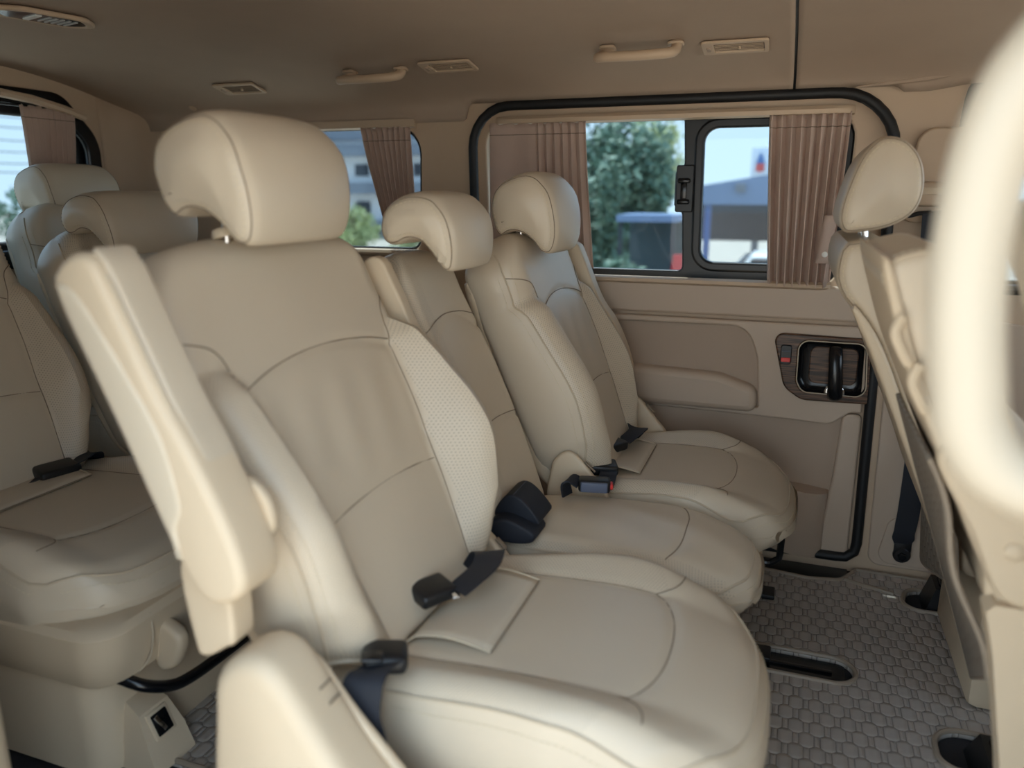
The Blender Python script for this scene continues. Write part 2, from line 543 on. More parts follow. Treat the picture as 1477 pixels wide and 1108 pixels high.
# ------------------------------------------------------------------ seats
PROF_D = [(.0, .092), (.04, .084), (.070, .05), (.082, .0), (.080, -.05), (.066, -.080), (.044, -.080), (.022, -.056), (-.008, -.036), (-.034, -.032),
          (-.056, -.040), (-.070, -.018), (-.072, .03), (-.050, .072)]
PROF_HOOK = [(.0, .052), (.045, .040), (.075, .0), (.082, -.05), (.074, -.088), (.056, -.092), (.040, -.070), (.012, -.042), (-.018, -.034), (-.045, -.043),
             (-.066, -.040), (-.074, -.012), (-.060, .026), (-.034, .046)]

def make_headrest(root, kind, yc, hx, hz, hw, tilt=0, posts=True, scale=1.0, mat='leather'):
    prof = PROF_D if kind == 'D' else PROF_HOOK
    c, q = math.cos(tilt), math.sin(tilt)
    prof = [(hx+(x*c - z*q)*scale, hz+(x*q+z*c)*scale) for x, z in prof]
    zt = max(p[1] for p in prof); hgt = zt-min(p[1] for p in prof)
    def deform(p):
        t = max(0, (zt-p.z)/hgt); k = 1-.10*max(0, t-.45)/.55 - .05*max(0, .3-t)/.3
        y = yc+(p.y-yc)*k
        x = p.x - .012*((p.y-yc)/hw)**2*(1 if p.x > hx else 0)*min(1, (p.x-hx)/.05 if p.x > hx else 0)
        z = p.z - .010*((p.y-yc)/hw)**4*max(0, 1-t/.3)
        return V((x, y, z))
    mb, cur = slab(prof, yc-hw, yc+hw, .024, .010, deform=deform, nmid=10, nr=6)
    h = mb.build('headrest', mat, root)
    for sd in (-1, 1):
        MB().tube(cur(.009, .0046, sd), .0010, 6, True).build('seam', 'seam', h)
        ln = cur(.0035, .0106, sd); stitches(ln+[ln[0]]).build('stitching', 'thread', h)
    if posts:
        for sd in (-1, 1):
            pb = MB(); x0 = hx-.02; pb.tube([(x0-.004, yc+sd*.055, hz-.1), (x0, yc+sd*.055, hz-.025)], .0058, 12)
            pb.build('headrest_post', 'chrome', root)
            gb = MB(); gb.lathe([(.002, .012), (.013, .012), (.016, .006), (.016, 0)], (x0-.006, yc+sd*.055, hz-.072), (-.3, 0, 1), 16); gb.build('post_guide', 'plastic', root)
    return h

def make_back(root, yc, px, pz, ang, H, hw, kind, bol=1.0):
    """backrest with side bolsters, seams and stitching"""
    big = kind != 'mid'
    wt = [(0, hw*.90), (.10, hw*.97), (.28, hw), (.42, hw*.99), (.50, hw*.955), (H*.9, hw*.96), (H, hw*.92)]
    yb0 = hw*.58
    Bt = [(0, .018), (.08, .040), (.22, .056), (.36, .048), (.48, .026), (.60, .006), (.7, 0)]
    zs1, zs2 = .205, .415
    def w(z): return interp(wt, z)
    def ybn(z): return yb0*(.88+.12*sstep(0, .2, z)+.17*sstep(.18, .42, z)) + max(0, z-.41)**1.25*1.3
    def front(y, z):
        a = abs(y)
        f = .010*math.sin(min(1, z/.55)*PI) + .008*sstep(.42, .6, z)
        if big:
            B = interp(Bt, z)*(bol if y > 0 else 1.0); f += (bol-1)*.10*y + B*sstep(ybn(z)-.012, ybn(z)+.06, a)
            f -= .004*math.exp(-((a-ybn(z))/.007)**2)
        else:
            B = interp(Bt, z)*.45; f += B*sstep(.085, .145, a)
        za = zs1+.012*(1-(a/yb0)**2); zb = zs2+.026*(1-min(1.5, a/yb0)**2)
        inn = 1-sstep(ybn(z)-.004, ybn(z)+.012, a) if big else 1-sstep(hw*.8, hw*.95, a)
        f -= .0038*math.exp(-((z-za)/.006)**2)*inn + .0038*math.exp(-((z-zb)/.006)**2)*inn
        if big:  # faint creases of worn leather below the upper seam
            f += inn*.0011*math.sin(y*78+2.2*math.sin(z*9)+yc*9)*sstep(.22, .3, z)*(1-sstep(.36, .41, z))
        return f
    def warp(p):
        t = abs(p.y)/hw
        z = p.z - .038*(t**3.2)*sstep(.40, H, p.z)
        if big: z += (.10 if p.y > 0 else .065)*sstep(.5, 1.0, t)*(1-sstep(.0, .20, p.z))
        else: z += .02*sstep(.6, 1, t)*(1-sstep(0, .15, p.z))
        return V((p.x, p.y, z))
    def perf(u, y, z):
        if big: return abs(y) > ybn(z)+.004 and abs(u) < 1.42 and z < .455
        return y < -hw*.52 and abs(u) < 1.42
    pad = Pad(H, w, front, .125, .045 if big else .03, .03, .05, .022, rot_place(px, pz, ang), yc, perf, warp)
    back = pad.mesh().build('backrest', 'leather', root)
    R_ = .0010
    class SM:
        def tube(s_, P, r, n): MB().tube(P, R_, n).build('seam', 'seam', back)
    sm = SM()
    if big:
        for sd in (-1, 1):
            sm.tube(pad.line([(sd*pad.u_of(ybn(z), z), z) for z in (.0, .08, .16, .24, .32, .40, .435)] + [(sd*1.0, .475), (sd*1.2, .50), (sd*1.44, .525)]), R_, 6)
        for z0, arc in ((zs1, .012), (zs2, .026)):
            sm.tube(pad.yline([(t*ybn(z0+arc*(1-t*t)), z0+arc*(1-t*t)) for t in [k/8-1 for k in range(17)]]), R_, 6)
    else:
        for z0, arc in ((zs1, .012), (zs2+.005, .022)):
            sm.tube(pad.yline([(t*hw*.9, z0+arc*(1-t*t)) for t in [k/8-1 for k in range(17)]]), R_, 6)
    for sd in (-1, 1):
        P = pad.line([(sd*1.44, z) for z in (.0, .1, .2, .3, .4, .5, H-.06, H-.02)], .0008, 60); MB().tube(P, .0020, 6).build('piping', 'welt', back)
        stitches(pad.line([(sd*1.32, z) for z in (.01, .1, .2, .3, .4, .5, H-.06)], .0006, 60)).build('stitching', 'thread', back)
        stitches(pad.line([(sd*1.60, z) for z in (.01, .1, .2, .3, .4, .5, H-.06)], .0006, 60)).build('stitching', 'thread', back)
    # lower hem piping that closes the cover
    hm = MB(); hm.tube([pad.S(u, .015, .001) for u in [k*.1-2.4 for k in range(49)]], .0035, 6); hm.build('hem', 'welt', back)
    return pad

def make_cushion(root, yc, x0, x1, zt, hw, kind, T=.15):
    """seat cushion: raised side bolsters, recessed centre, rounded front"""
    L = x1-x0; big = kind != 'mid'
    wt = [(0, hw*.86), (.1, hw*.92), (.28, hw), (L, hw*.985)]
    yb = hw*.60; xf = L-.17
    def w(z): return interp(wt, z)
    def ybn(z): return yb*(1-.0*z)
    def front(y, z):
        a = abs(y); f = .012*math.sin(min(1, max(0, z/L))*PI)-.006
        if big:
            f += .026*sstep(yb-.015, yb+.07, a)*(1-.35*sstep(L*.6, L, z))*(.35+.65*sstep(0, .22, z))
            inn = 1-sstep(L-.16, L-.10, z)
            f -= .0035*math.exp(-((a-yb)/.007)**2)*inn
            zc = xf+.035*math.sqrt(max(0, 1-(a/yb)**2)) if a < yb else 9
            f -= .0035*math.exp(-((z-zc)/.006)**2)
        else:
            f += .010*math.exp(-(y/.1)**2) - .003*math.exp(-((z-xf-.03)/.006)**2)
            f += .0008*math.sin(y*60+z*22)
        f -= .022*sstep(L*.55, L, z)**2
        return f
    def warp(p):
        t = min(1.05, abs(p.y)/hw)
        return V((p.x, p.y, p.z - (.105 if big else .06)*(t**3.4)*sstep(L*.35, L, p.z)))
    perf = lambda u, y, z: (big and abs(y) > yb+.004 and abs(u) < 1.35 and z < L-.15) or (not big and abs(y) > yb+.03 and abs(u) < 1.35)
    pad = Pad(L, w, front, T, .034, .03, .055, .03, flat_place(x0, zt), yc, perf, warp)
    cu = pad.mesh(26, 72).build('seat_cushion', 'leather', root)
    class SM:
        def tube(s_, P, r, n): MB().tube(P, .0010, n).build('seam', 'seam', cu)
    sm = SM()
    if big:
        for sd in (-1, 1):
            sm.tube(pad.yline([(sd*yb, z) for z in (.02, .1, .2, xf-.02, xf)]), .0012, 6)
            sm.tube(pad.yline([(sd*yb, xf), (sd*(yb+.018), xf+.035), (sd*(hw-.035), xf+.075)]), .0012, 6)
        sm.tube(pad.yline([(t*yb, xf+.035*math.sqrt(max(0, 1-t*t))) for t in [math.sin(k/10*PI/2) for k in range(-10, 11)]]), .0012, 6)
    else:
        sm.tube(pad.yline([(t*hw*.85, xf+.03) for t in (-1, -.5, 0, .5, 1)]), .0012, 6)
    # perimeter welt: back along one side, round the front, back along the other
    vf = L-.020
    path = [(-1.38, z) for z in [.02+k*(vf-.04)/20 for k in range(21)]] + [(u, vf-.01*abs(u/1.38)**6) for u in [-1.3+k*.1 for k in range(27)]] + [(1.38, z) for z in [.02+k*(vf-.04)/20 for k in range(20, -1, -1)]]
    C = [pad.S(u, pad.v_of(z), .0008) for u, z in path]
    wl = MB(); wl.tube(C, .0023, 6); wl.build('piping', 'welt', cu)
    path2 = [(u*1.14 if abs(u) > 1.37 else u, z-.0 if abs(u) > 1.37 else z+.012) for u, z in path]
    C2 = [pad.S(u, pad.v_of(z), .0006) for u, z in path2]
    st = MB(); stitches(C2, mb=st); st.build('stitching', 'thread', cu)
    if big:  # leather flap across the rear of the cushion, open at both ends for the buckles
        fl = MB(); rows = []
        for i in range(9):
            t = i/8; r = []
            for j in range(13):
                y = (j/12-.5)*2*.105
                z = .012+.128*t
                p = pad.loc(pad.u_of(y, z), pad.v_of(z))[0]; p.x += .003+.013*math.sin(PI*t**.8)*(.6+.4*(abs(y)/.105)**2)
                r.append(pad.place(p+V((0, yc, 0))))
            rows.append(r)
        fo = fl.sheet(rows).build('buckle_flap', 'leather', cu, solid=.003)
        for j in (0, 12): MB().tube([rows[i][j]+V((0, 0, .001)) for i in range(9)], .0025, 6).build('flap_piping', 'welt', fo)
        MB().tube([p+V((0, 0, .0006)) for p in rows[8]], .0012, 6).build('seam', 'seam', fo)
    return pad

def make_seat(name, label, kind, yc, px, pz, ang, H, hw, x0, x1, zt, chw, head, group, base='legs', T=.15, zfloor=0, bol=1.0, cyc=None):
    root = thing(name, (x0+.2, yc, zfloor), label, 'car seat', group)
    bp = make_back(root, yc, px, pz, ang, H, hw, kind, bol)
    cp = make_cushion(root, cyc or yc, x0, x1, zt, chw, kind, T)
    if head: make_headrest(root, *head)
    # moulded shell behind the backrest
    sh = MB(); rows = []
    rp = rot_place(px, pz, ang)
    sp = [(-.06, -.05), (-.085, .0), (-.138, .1), (-.142, .3), (-.134, H-.10), (-.115, H-.07), (-.10, H-.12), (-.10, .3), (-.09, .08), (-.04, -.03)]
    sp = [((rp(V((x, 0, z)))).x, (rp(V((x, 0, z)))).z) for x, z in sp]
    mb, _ = slab(sp, yc-hw*.92, yc+hw*.92, .015, .001); mb.build('back_shell', 'plastic', root)
    if base == 'legs':
        tr = MB(); tr.box(((x0+x1)/2-.02, yc, zt-T-.028), (x1-x0-.09, chw*1.7, .07), bev=.03, seg=3); tr.build('seat_pan', 'plastic', root)
        for sd in (-1, 1):
            lg = MB(); y = yc+sd*chw*.62
            lg.loft([[(x0+.07+a*.05, y+b*.02, zfloor) for a, b in ((-1, -1), (1, -1), (1, 1), (-1, 1))],
                     [(x0+.13+a*.04, y+b*.018, zfloor+.1) for a, b in ((-1, -1), (1, -1), (1, 1), (-1, 1))],
                     [(x0+.20+a*.08, y+b*.018, zt-T-.05) for a, b in ((-1, -1), (1, -1), (1, 1), (-1, 1))]])
            lg.build('leg', 'black', root)
            rl = MB(); rl.box(((x0+x1)/2, y, zfloor+.006), (x1-x0-.06, .05, .012), bev=.003); rl.build('rail_cover', 'black', root)
    return root, bp, cp

def side_cover(root, yn, yf, pts, name='recliner_cover', mat='plastic'):
    mb, _ = slab(pts, yn, yf, .022, .006, nmid=3); return mb.build(name, mat, root)

G2 = 'seats of the middle row'; G3 = 'seats of the rows behind'
R = math.radians
near2, nbp, ncp = make_seat('passenger_seat', 'nearest large beige leather seat with tall headrest and raised side armrest', 'big', .945, -.458, .352, R(26.0), .635, .240,
                            -.48, .02, .362, .222, ('D', .932, -.715, .980, .131, R(4)), G2, bol=1.65, cyc=.955)
mid2, mbp, mcp = make_seat('passenger_seat', 'narrow beige middle seat with low hooked headrest, between the two wide seats', 'mid', 1.340, -.440, .34, R(24.5), .585, .124,
                           -.47, -.005, .362, .135, ('H', 1.305, -.615, .922, .108, R(2), False, .95), G2, T=.105, cyc=1.328)
far2, fbp, fcp = make_seat('passenger_seat', 'beige leather seat beside the sliding door window with dark curtain behind its headrest', 'big', 1.70, -.335, .345, R(23.0), .600, .218,
                           -.42, .052, .362, .222, ('D', 1.68, -.550, .920, .112, R(4)), G2, T=.115)

# --- raised armrests and recliner cover of the nearest seat
def armrest(root, yn, yf, ang, px, pz, L, d0, d1, simple_=False, rim=.012):
    """an armrest folded up beside the backrest: shell, raised side panel, padded face, pivot rings"""
    c, q = math.cos(ang), math.sin(ang)
    P = lambda x, z: (px + x*c - z*q, pz + x*q + z*c)
    out = [(-d1*.5, .0), (-d1*.5, .10), (-d0*.52, L*.55), (-d0*.52, L*.90), (-d0*.40, L-.004), (d0*.1, L+.006), (d0*.42, L-.008), (d0*.46, L*.9), (d0*.47, L*.55), (d1*.48, .12), (d1*.50, .03), (d1*.36, -.03), (0, -.046), (-d1*.36, -.036)]
    mb, cur = slab([P(*p) for p in out], yn, yf, rim, .002, nmid=3); a = mb.build('armrest', 'plastic', root)
    if simple_: return a
    pan = [(-d1*.42, .02), (-d0*.44, L*.5), (-d0*.42, L*.90), (-d0*.25, L*.955), (.0, L*.86), (d0*.20, L*.55), (d0*.22, L*.38), (d0*.0, L*.2), (-d1*.25, .05)]
    mb, cur = slab([P(*p) for p in pan], yn-.003, yn+.02, .006, .001, nmid=2); mb.build('armrest_panel', 'leather_side', a)
    fr = [(d0*.34, L*.985), (d0*.50, L*.95), (d0*.52, L*.9), (d0*.52, L*.5), (d1*.49, .12), (d1*.47, .055), (d1*.40, .05), (d0*.30, L*.5)]
    mb, cur = slab([P(*p) for p in fr], yn+.014, yf-.003, .006, .001, nmid=3); mb.build('armrest_pad', 'leather', a)
    w = MB(); w.tube([V((P(d0*.475, z)[0], yn+.010, P(d0*.475, z)[1])) for z in [.07+k*(L-.10)/12 for k in range(13)]], .0025, 6); w.build('piping', 'welt', a)
    rg = MB(); cx, cz = P(d1*.02, .035)
    for k, (r_, h) in enumerate(((.046, .006), (.041, .014), (.036, .022))):
        rg.lathe([(r_-.012, 0), (r_, 0), (r_+.002, .003), (r_+.002, .009), (r_, .012), (r_-.012, .012)], (cx, yf-.012+h, cz), (0, 1, 0), 32)
    rg.build('pivot_ring', 'plastic', a)
    return a
armrest(near2, .588, .656, R(25.0), -.553, .584, .348, .070, .082)
# bracket below the pivot
mb, _ = slab([(-.632, .56), (-.575, .56), (-.566, .475), (-.580, .458), (-.612, .440), (-.624, .46)], .625, .665, .006, .001); mb.build('armrest_bracket', 'plastic', near2)
armrest(near2, 1.178, 1.207, R(26.0), -.522, .50, .392, .055, .075, True, .005)
armrest(far2, 1.925, 1.972, R(23.0), -.415, .52, .345, .06, .09, True, .006)
# recliner cover, nearest seat
side_cover(near2, .600, .682, [(-.590, .38), (-.580, .435), (-.550, .463), (-.520, .468), (-.492, .452), (-.452, .395), (-.405, .330), (-.340, .262), (-.30, .20), (-.29, .10), (-.56, .10), (-.60, .25)])
mb = MB()
for k in range(2): mb.box((-.468+.012*k, .655, .418-.016*k), (.003, .022, .006), Matrix.Rotation(R(42), 3, 'Y'), .001)
mb.build('cover_slot', 'seam', near2)
mb, _ = slab([(-.515, .42), (-.49, .435), (-.44, .375), (-.34, .265), (-.30, .20), (-.38, .20), (-.48, .32)], .670, .684, .006, .001); mb.build('hinge_cover', 'plastic', near2)
mb, _ = slab([(-.42, .320), (-.405, .328), (-.33, .26), (-.29, .205), (-.33, .19), (-.41, .27)], .596, .62, .008, .003); mb.build('recline_lever', 'leather_side', near2)
# inner recliner covers seen between the seats
def inner_cover(root, y0, y1, x, z, k=.6):
    pr = [(-.10, .03), (-.07, .085), (-.03, .10), (.01, .075), (.075, .0), (.12, -.06), (.10, -.12), (-.10, -.12)]
    mb, _ = slab([(x+a*k, z+c*k) for a, c in pr], y0, y1, .008, .002, nmid=2)
    o = mb.build('recliner_cover', 'plastic', root)
    t = MB(); t.box((x+.045*k, (y0+y1)/2, z+.05*k), (.05*k, (y1-y0)*.5, .003), Matrix.Rotation(R(43), 3, 'Y'), .001); t.build('cover_slot', 'seam', o)
    return o
inner_cover(near2, 1.150, 1.174, -.465, .345, .50)
inner_cover(far2, 1.470, 1.482, -.390, .385, .58)
inner_cover(far2, 1.905, 1.930, -.345, .40, .6)

# --- the row behind, nearer seat with its plastic shell and pedestal
near3, b3, c3 = make_seat('passenger_seat', 'shaded beige seat cut off by the left edge, on a moulded plastic pedestal', 'big', 1.005, -1.40, .37, R(25), .64, .235,
                          -1.47, -.965, .395, .235, ('D', 1.005, -1.68, 1.02, .14, R(4)), G3, base=None, T=.13)
def shell_box(rings, mb=None):
    mb = mb or MB(); mb.loft(rings); return mb
def rring(x0, y0, x1, y1, z, r):
    return [(p[0], p[1], z) for p in rrect(x0, y0, x1, y1, r, 5)]
shell_box([rring(-1.48, .80, -.995, 1.21, .175, .05), rring(-1.50, .785, -.975, 1.225, .19, .06), rring(-1.50, .775, -.965, 1.235, .24, .06), rring(-1.50, .77, -.955, 1.24, .285, .06), rring(-1.50, .778, -.965, 1.232, .297, .06), rring(-1.48, .80, -.99, 1.21, .30, .05)]).build('seat_shell', 'plastic', near3)
mb = MB(); mb.tube(catmull([(-.960, .875, .290), (-.956, .872, .25), (-.962, .865, .21), (-.982, .855, .183)], 5), .0018, 6); mb.build('shell_joint', 'welt', near3)
mb, _ = slab([(-.99, .255), (-.945, .25), (-.925, .225), (-.945, .175), (-.985, .165)], .895, .925, .012, .002, nmid=2); mb.build('height_lever', 'plastic', near3)
shell_box([rring(-1.44, .80, -1.02, 1.20, 0, .05), rring(-1.44, .80, -1.015, 1.20, .02, .05), rring(-1.44, .80, -1.02, 1.20, .13, .05), rring(-1.44, .80, -1.02, 1.20, .185, .05)]).build('pedestal', 'plastic', near3)
mb = MB(); mb.tube(catmull([(-1.04, .81, .21), (-.995, .83, .187), (-.962, .845, .170), (-.945, .88, .150), (-.94, .92, .140), (-.945, 1.0, .130), (-.955, 1.12, .122), (-.97, 1.19, .13), (-1.02, 1.21, .14)], 6), .0105, 10)
mb.build('slide_bar', 'gloss_black', near3)
# foot cover with a black socket
ft = MB(); ft.loft([[( -1.06, .835, 0), (-.945, .835, 0), (-.945, .925, 0), (-1.06, .925, 0)], [(-1.06, .84, .05), (-.962, .838, .05), (-.962, .922, .05), (-1.06, .92, .05)], [(-1.06, .85, .105), (-.985, .848, .100), (-.985, .912, .100), (-1.06, .91, .105)], [(-1.06, .86, .12), (-1.02, .855, .118), (-1.02, .905, .118), (-1.06, .90, .12)]])
ft = ft.build('foot_cover', 'plastic', near3, angle=30)
ang = math.atan2(.023, .05)
Rm = Matrix.Rotation(-ang, 3, 'Y')
mb = MB(); mb.box((-.9725, .880, .073), (.006, .046, .050), Rm, .006); mb.build('socket_rim', 'plastic', ft)
mb = MB(); mb.box((-.9700, .880, .073), (.006, .034, .040), Rm, .004); mb.build('socket', 'gloss_black', ft)
mb = MB(); mb.box((-.9665, .874, .076), (.004, .008, .030), Rm @ Matrix.Rotation(.3, 3, 'X'), .001); mb.build('socket_catch', 'chrome', ft)
mid3, b3m, c3m = make_seat('passenger_seat', 'shaded beige seat with wide hooked headrest, partly hidden by the nearest headrest', 'mid', 1.46, -1.33, .37, R(24), .585, .17,
                           -1.40, -.95, .38, .17, ('H', 1.47, -1.505, .921, .150, R(2), False), G3)
far4, b4, c4 = make_seat('passenger_seat', 'dark beige rearmost seat standing in front of the rear window', 'big', 1.70, -1.72, .36, R(16), .62, .22,
                         -1.93, -1.53, .38, .22, ('D', 1.70, -1.965, .955, .125, R(4)), G3, T=.12)

# ------------------------------------------------------------------ far wall and sliding door
YW = 2.075
door_out = rpoly([(-.835, .035), (.21, .035), (.19, 1.19), (-.86, 1.19)], [.03, .03, .13, .10], 10)
win2 = rpoly([(-1.72, .80), (-1.035, .80), (-1.025, 1.155), (-1.70, 1.155)], [.05, .04, .08, .06])
win4 = rpoly([(.325, .76), (1.15, .76), (1.0, 1.235), (.355, 1.235)], [.05, .05, .1, .07])
wl = plate([V((-2.05, -.02)), V((1.3, -.02)), V((1.3, 1.37)), V((-2.05, 1.37))], [door_out, win2, win4], .02, .003, wallfn(YW+.01))
wall = tag(wl.build('wall_left', 'trim', angle=30), 'tan plastic side trim of the van around the sliding door', 'wall', kind='structure')
# pillar covers beside the door
plate(rpoly([(.245, .02), (.60, .02), (.60, .66), (.232, .70)], .03), [], .010, .004, wallfn(YW-.008)).build('lower_pillar_cover', 'plastic_door', wall, angle=30)
# dent for the belt anchor
plate(rpoly([(.262, .03), (.40, .03), (.40, .16), (.285, .16)], .03), [], .006, .003, wallfn(YW-.016)).build('anchor_panel', 'plastic_door', wall, angle=30)

# rubber seal round the door opening
seal = MB(); C = [(p[0], YW-.018, p[1]) for p in offset_poly(door_out, -.006)]
seal.tube(resample([V(c) for c in C], 160, True), .013, 10, True)
tag(seal.build('trim_1', 'rubber'), 'black rubber seal around the sliding door opening', 'trim', kind='structure')

door = thing('door_1', (-.3, YW+.03, .0), 'sliding door with window, armrest pocket and wood grain handle panel', 'door', kind='structure')
YD = YW+.035
winh = rpoly([(-.82, .742), (.105, .742), (.113, 1.155), (-.835, 1.155)], [.05, .05, .06, .06])
din = offset_poly(door_out, -.012)
plate(din, [winh], .03, .005, wallfn(YD)).build('door_panel', 'trim', door, angle=30)
Yp = YD-.03
# upper padded band
plate(rpoly([(-.815, .655), (.185, .655), (.178, .742), (-.815, .742)], .012), [], .016, .007, wallfn(Yp)).build('upper_pad', 'plastic_door', door)
hp_out = rpoly([(-.036, .622), (.195, .618), (.208, .452), (.045, .450), (.0, .48)], [.022, .012, .012, .05, .05], 8)
hp_in = rpoly([(.028, .606), (.186, .605), (.196, .470), (.045, .472), (.030, .50)], [.026, .024, .026, .03, .03], 8)
pocket = rpoly([(-.72, .419), (-.058, .416), (-.070, .55), (-.10, .632), (-.72, .628)], [.01, .008, .10, .10, .01], 10)
plate(rpoly([(-.815, .405), (.02, .393), (.12, .388), (.165, .425), (.192, .425), (.186, .645), (-.815, .648)], [.01, .03, .04, .02, .005, .005, .01]), [pocket, hp_in], .022, .005, wallfn(Yp)).build('middle_panel', 'plastic_door', door)
plate(offset_poly(pocket, -.004), [], .006, .001, wallfn(Yp)).build('pocket_lining', 'plastic_recess', door)
# padded elbow rest in the pocket
arm = [(p[0], p[1]) for p in rpoly([(-.72, .408), (-.062, .406), (-.066, .472), (-.16, .503), (-.42, .512), (-.72, .512)], [.024, .024, .030, .08, .08, .024], 6)]
plate(arm, [], .086, .018, wallfn(Yp+.040)).build('armrest', 'plastic_door', door)
plate(rpoly([(-.815, .03), (.19, .03), (.188, .418), (.162, .418), (.115, .394), (-.04, .400), (-.06, .412), (-.815, .412)], [.01, .01, .01, .02, .04, .01, .005, .005]), [], .008, .003, wallfn(Yp)).build('lower_panel', 'plastic_recess', door)
plate(rpoly([(.118, .03), (.196, .03), (.194, .420), (.148, .420), (.140, .25)], [.01, .01, .012, .02, .05]), [], .020, .006, wallfn(Yp)).build('panel_column', 'plastic_door', door)
# bottle pocket at the foot of the door
bp_ = MB(); rings = []
for z, k in ((.03, .9), (.06, .97), (.15, 1), (.20, 1.0), (.212, .97)):
    rings.append([(.05+.085*math.cos(t), Yp-.004-.055*k*math.sin(t), z-.012*math.cos(t)) for t in [PI*j/16 for j in range(17)]] + [(.05-.085, Yp+.002, z), (.05+.085, Yp+.002, z)])
bp_.loft(rings); bp_.build('bottle_pocket', 'plastic_recess', door)
# handle panel
hp = plate(hp_out, [hp_in], .012, .004, wallfn(Yp-.020)).build('handle_panel', 'wood', door)
bw = MB()
lip = [V((p[0], p[1])) for p in hp_in]; cen = sum(lip, V((0, 0)))/len(lip)
rings = []
for k, d in ((1.0, -.030), (.985, -.024), (.90, -.010), (.80, -.006), (.76, -.005), (.5, -.004), (.2, -.004)):
    rings.append([((cen+(p-cen)*k).x, Yp+d+.0, (cen+(p-cen)*k).y) for p in lip])
bw.loft(rings, cap=False); bw.f.append(tuple(range(len(bw.v)-len(lip), len(bw.v)))); bw.build('handle_bowl', 'gloss_black', door)
plate(rrect(.058, .492, .172, .588, .018), [], .006, .0025, wallfn(Yp-.003)).build('bowl_plate', 'wood', door)
mb = MB(); C = [(p[0], Yp-.033, p[1]) for p in hp_in]; mb.tube([V(c) for c in C], .0014, 6, True); mb.build('bowl_rim', 'leather_warm', door)
hd = MB(); rings = []
for z, w_, y_ in ((.598, .008, -.030), (.594, .015, -.040), (.575, .0165, -.052), (.54, .0165, -.060), (.50, .0175, -.060), (.475, .018, -.054), (.463, .016, -.046), (.457, .009, -.036)):
    cx = .115+(.60-z)*.06
    rings.append([(cx+w_*math.cos(t), Yp+y_+.011*math.sin(t), z) for t in [2*PI*j/14 for j in range(14)]])
hd.loft(rings); hd.build('door_handle', 'gloss_black', door)
mb = MB(); mb.lathe([(.024, 0), (.024, .004), (.021, .006), (.018, .006)], (.122, Yp-.022, .474), (0, -1, 0), 24); mb.build('handle_collar', 'chrome', door)
sw = plate(rrect(-.014, .542, .013, .592, .007), [], .009, .002, wallfn(Yp-.030)).build('lock_switch', 'black', door)
plate(rrect(-.0115, .549, .0105, .560, .003), [], .005, .0015, wallfn(Yp-.037)).build('lock_flag', 'red', sw)
mb = MB(); mb.box((-.0005, Yp-.040, .577), (.020, .003, .002), bev=.0005); mb.build('lock_ridge', 'buckle_grey', sw)
# rail above the window that hides the curtain track
mb = MB(); rings = []
for x, k in ((-.80, .35), (-.78, .8), (-.74, 1), (.05, 1), (.09, .8), (.105, .3)):
    rings.append([(x, Yp-.002, 1.166), (x, Yp-.022*k, 1.168), (x, Yp-.030*k, 1.160), (x, Yp-.028*k, 1.150), (x, Yp-.002, 1.147)])
mb.loft(rings); mb.build('curtain_valance', 'trim', door)
mb = MB(); rings = []
for x, k in ((-.80, .5), (-.77, 1), (.06, 1), (.09, .5)):
    rings.append([(x, Yp-.0, .750), (x, Yp-.020*k, .752), (x, Yp-.030*k, .746), (x, Yp-.030*k, .738), (x, Yp-.018*k, .732), (x, Yp, .732)])
mb.loft(rings); mb.build('window_sill', 'trim', door)

# sliding window in the door
w1 = thing('window_1', (-.3, YD+.02, .75), 'black framed sliding window of the side door', 'window', kind='structure')
Yg = YD+.012
g_left = rpoly([(-.815, .765), (-.282, .765), (-.290, .915), (-.312, .935), (-.312, 1.02), (-.290, 1.04), (-.296, 1.150), (-.82, 1.150)], [.05, .012, .01, .008, .008, .01, .004, .05])
g_right = rpoly([(-.236, .790), (.085, .790), (.09, 1.128), (-.242, 1.128)], .035)
plate(offset_poly(winh, -.02), [g_left, g_right], .020, .004, wallfn(Yg+.008)).build('window_frame', 'black', w1)
plate(offset_poly(g_right, -.024), [offset_poly(g_right, .001)], .014, .006, wallfn(Yg-.010)).build('sash', 'black', w1)
plate(offset_poly(g_left, -.006), [], .003, 0, wallfn(Yg+.006)).build('glass_pane', 'glass', w1, smooth=False)
plate(offset_poly(g_right, -.006), [], .003, 0, wallfn(Yg-.002)).build('glass_pane', 'glass', w1, smooth=False)
lt = plate(rpoly([(-.308, .918), (-.262, .918), (-.262, 1.038), (-.308, 1.038)], .006), [], .010, .003, wallfn(Yg-.012)).build('window_latch', 'black', w1)
for z in (.945, .998):
    mb = MB(); mb.box((-.287, Yg-.027, z), (.034, .012, .013), bev=.005); mb.build('latch_tab', 'gloss_black', lt)
mb = MB(); mb.box((-.287, Yg-.024, .972), (.016, .006, .04), bev=.002); mb.build('latch_bar', 'gloss_black', lt)

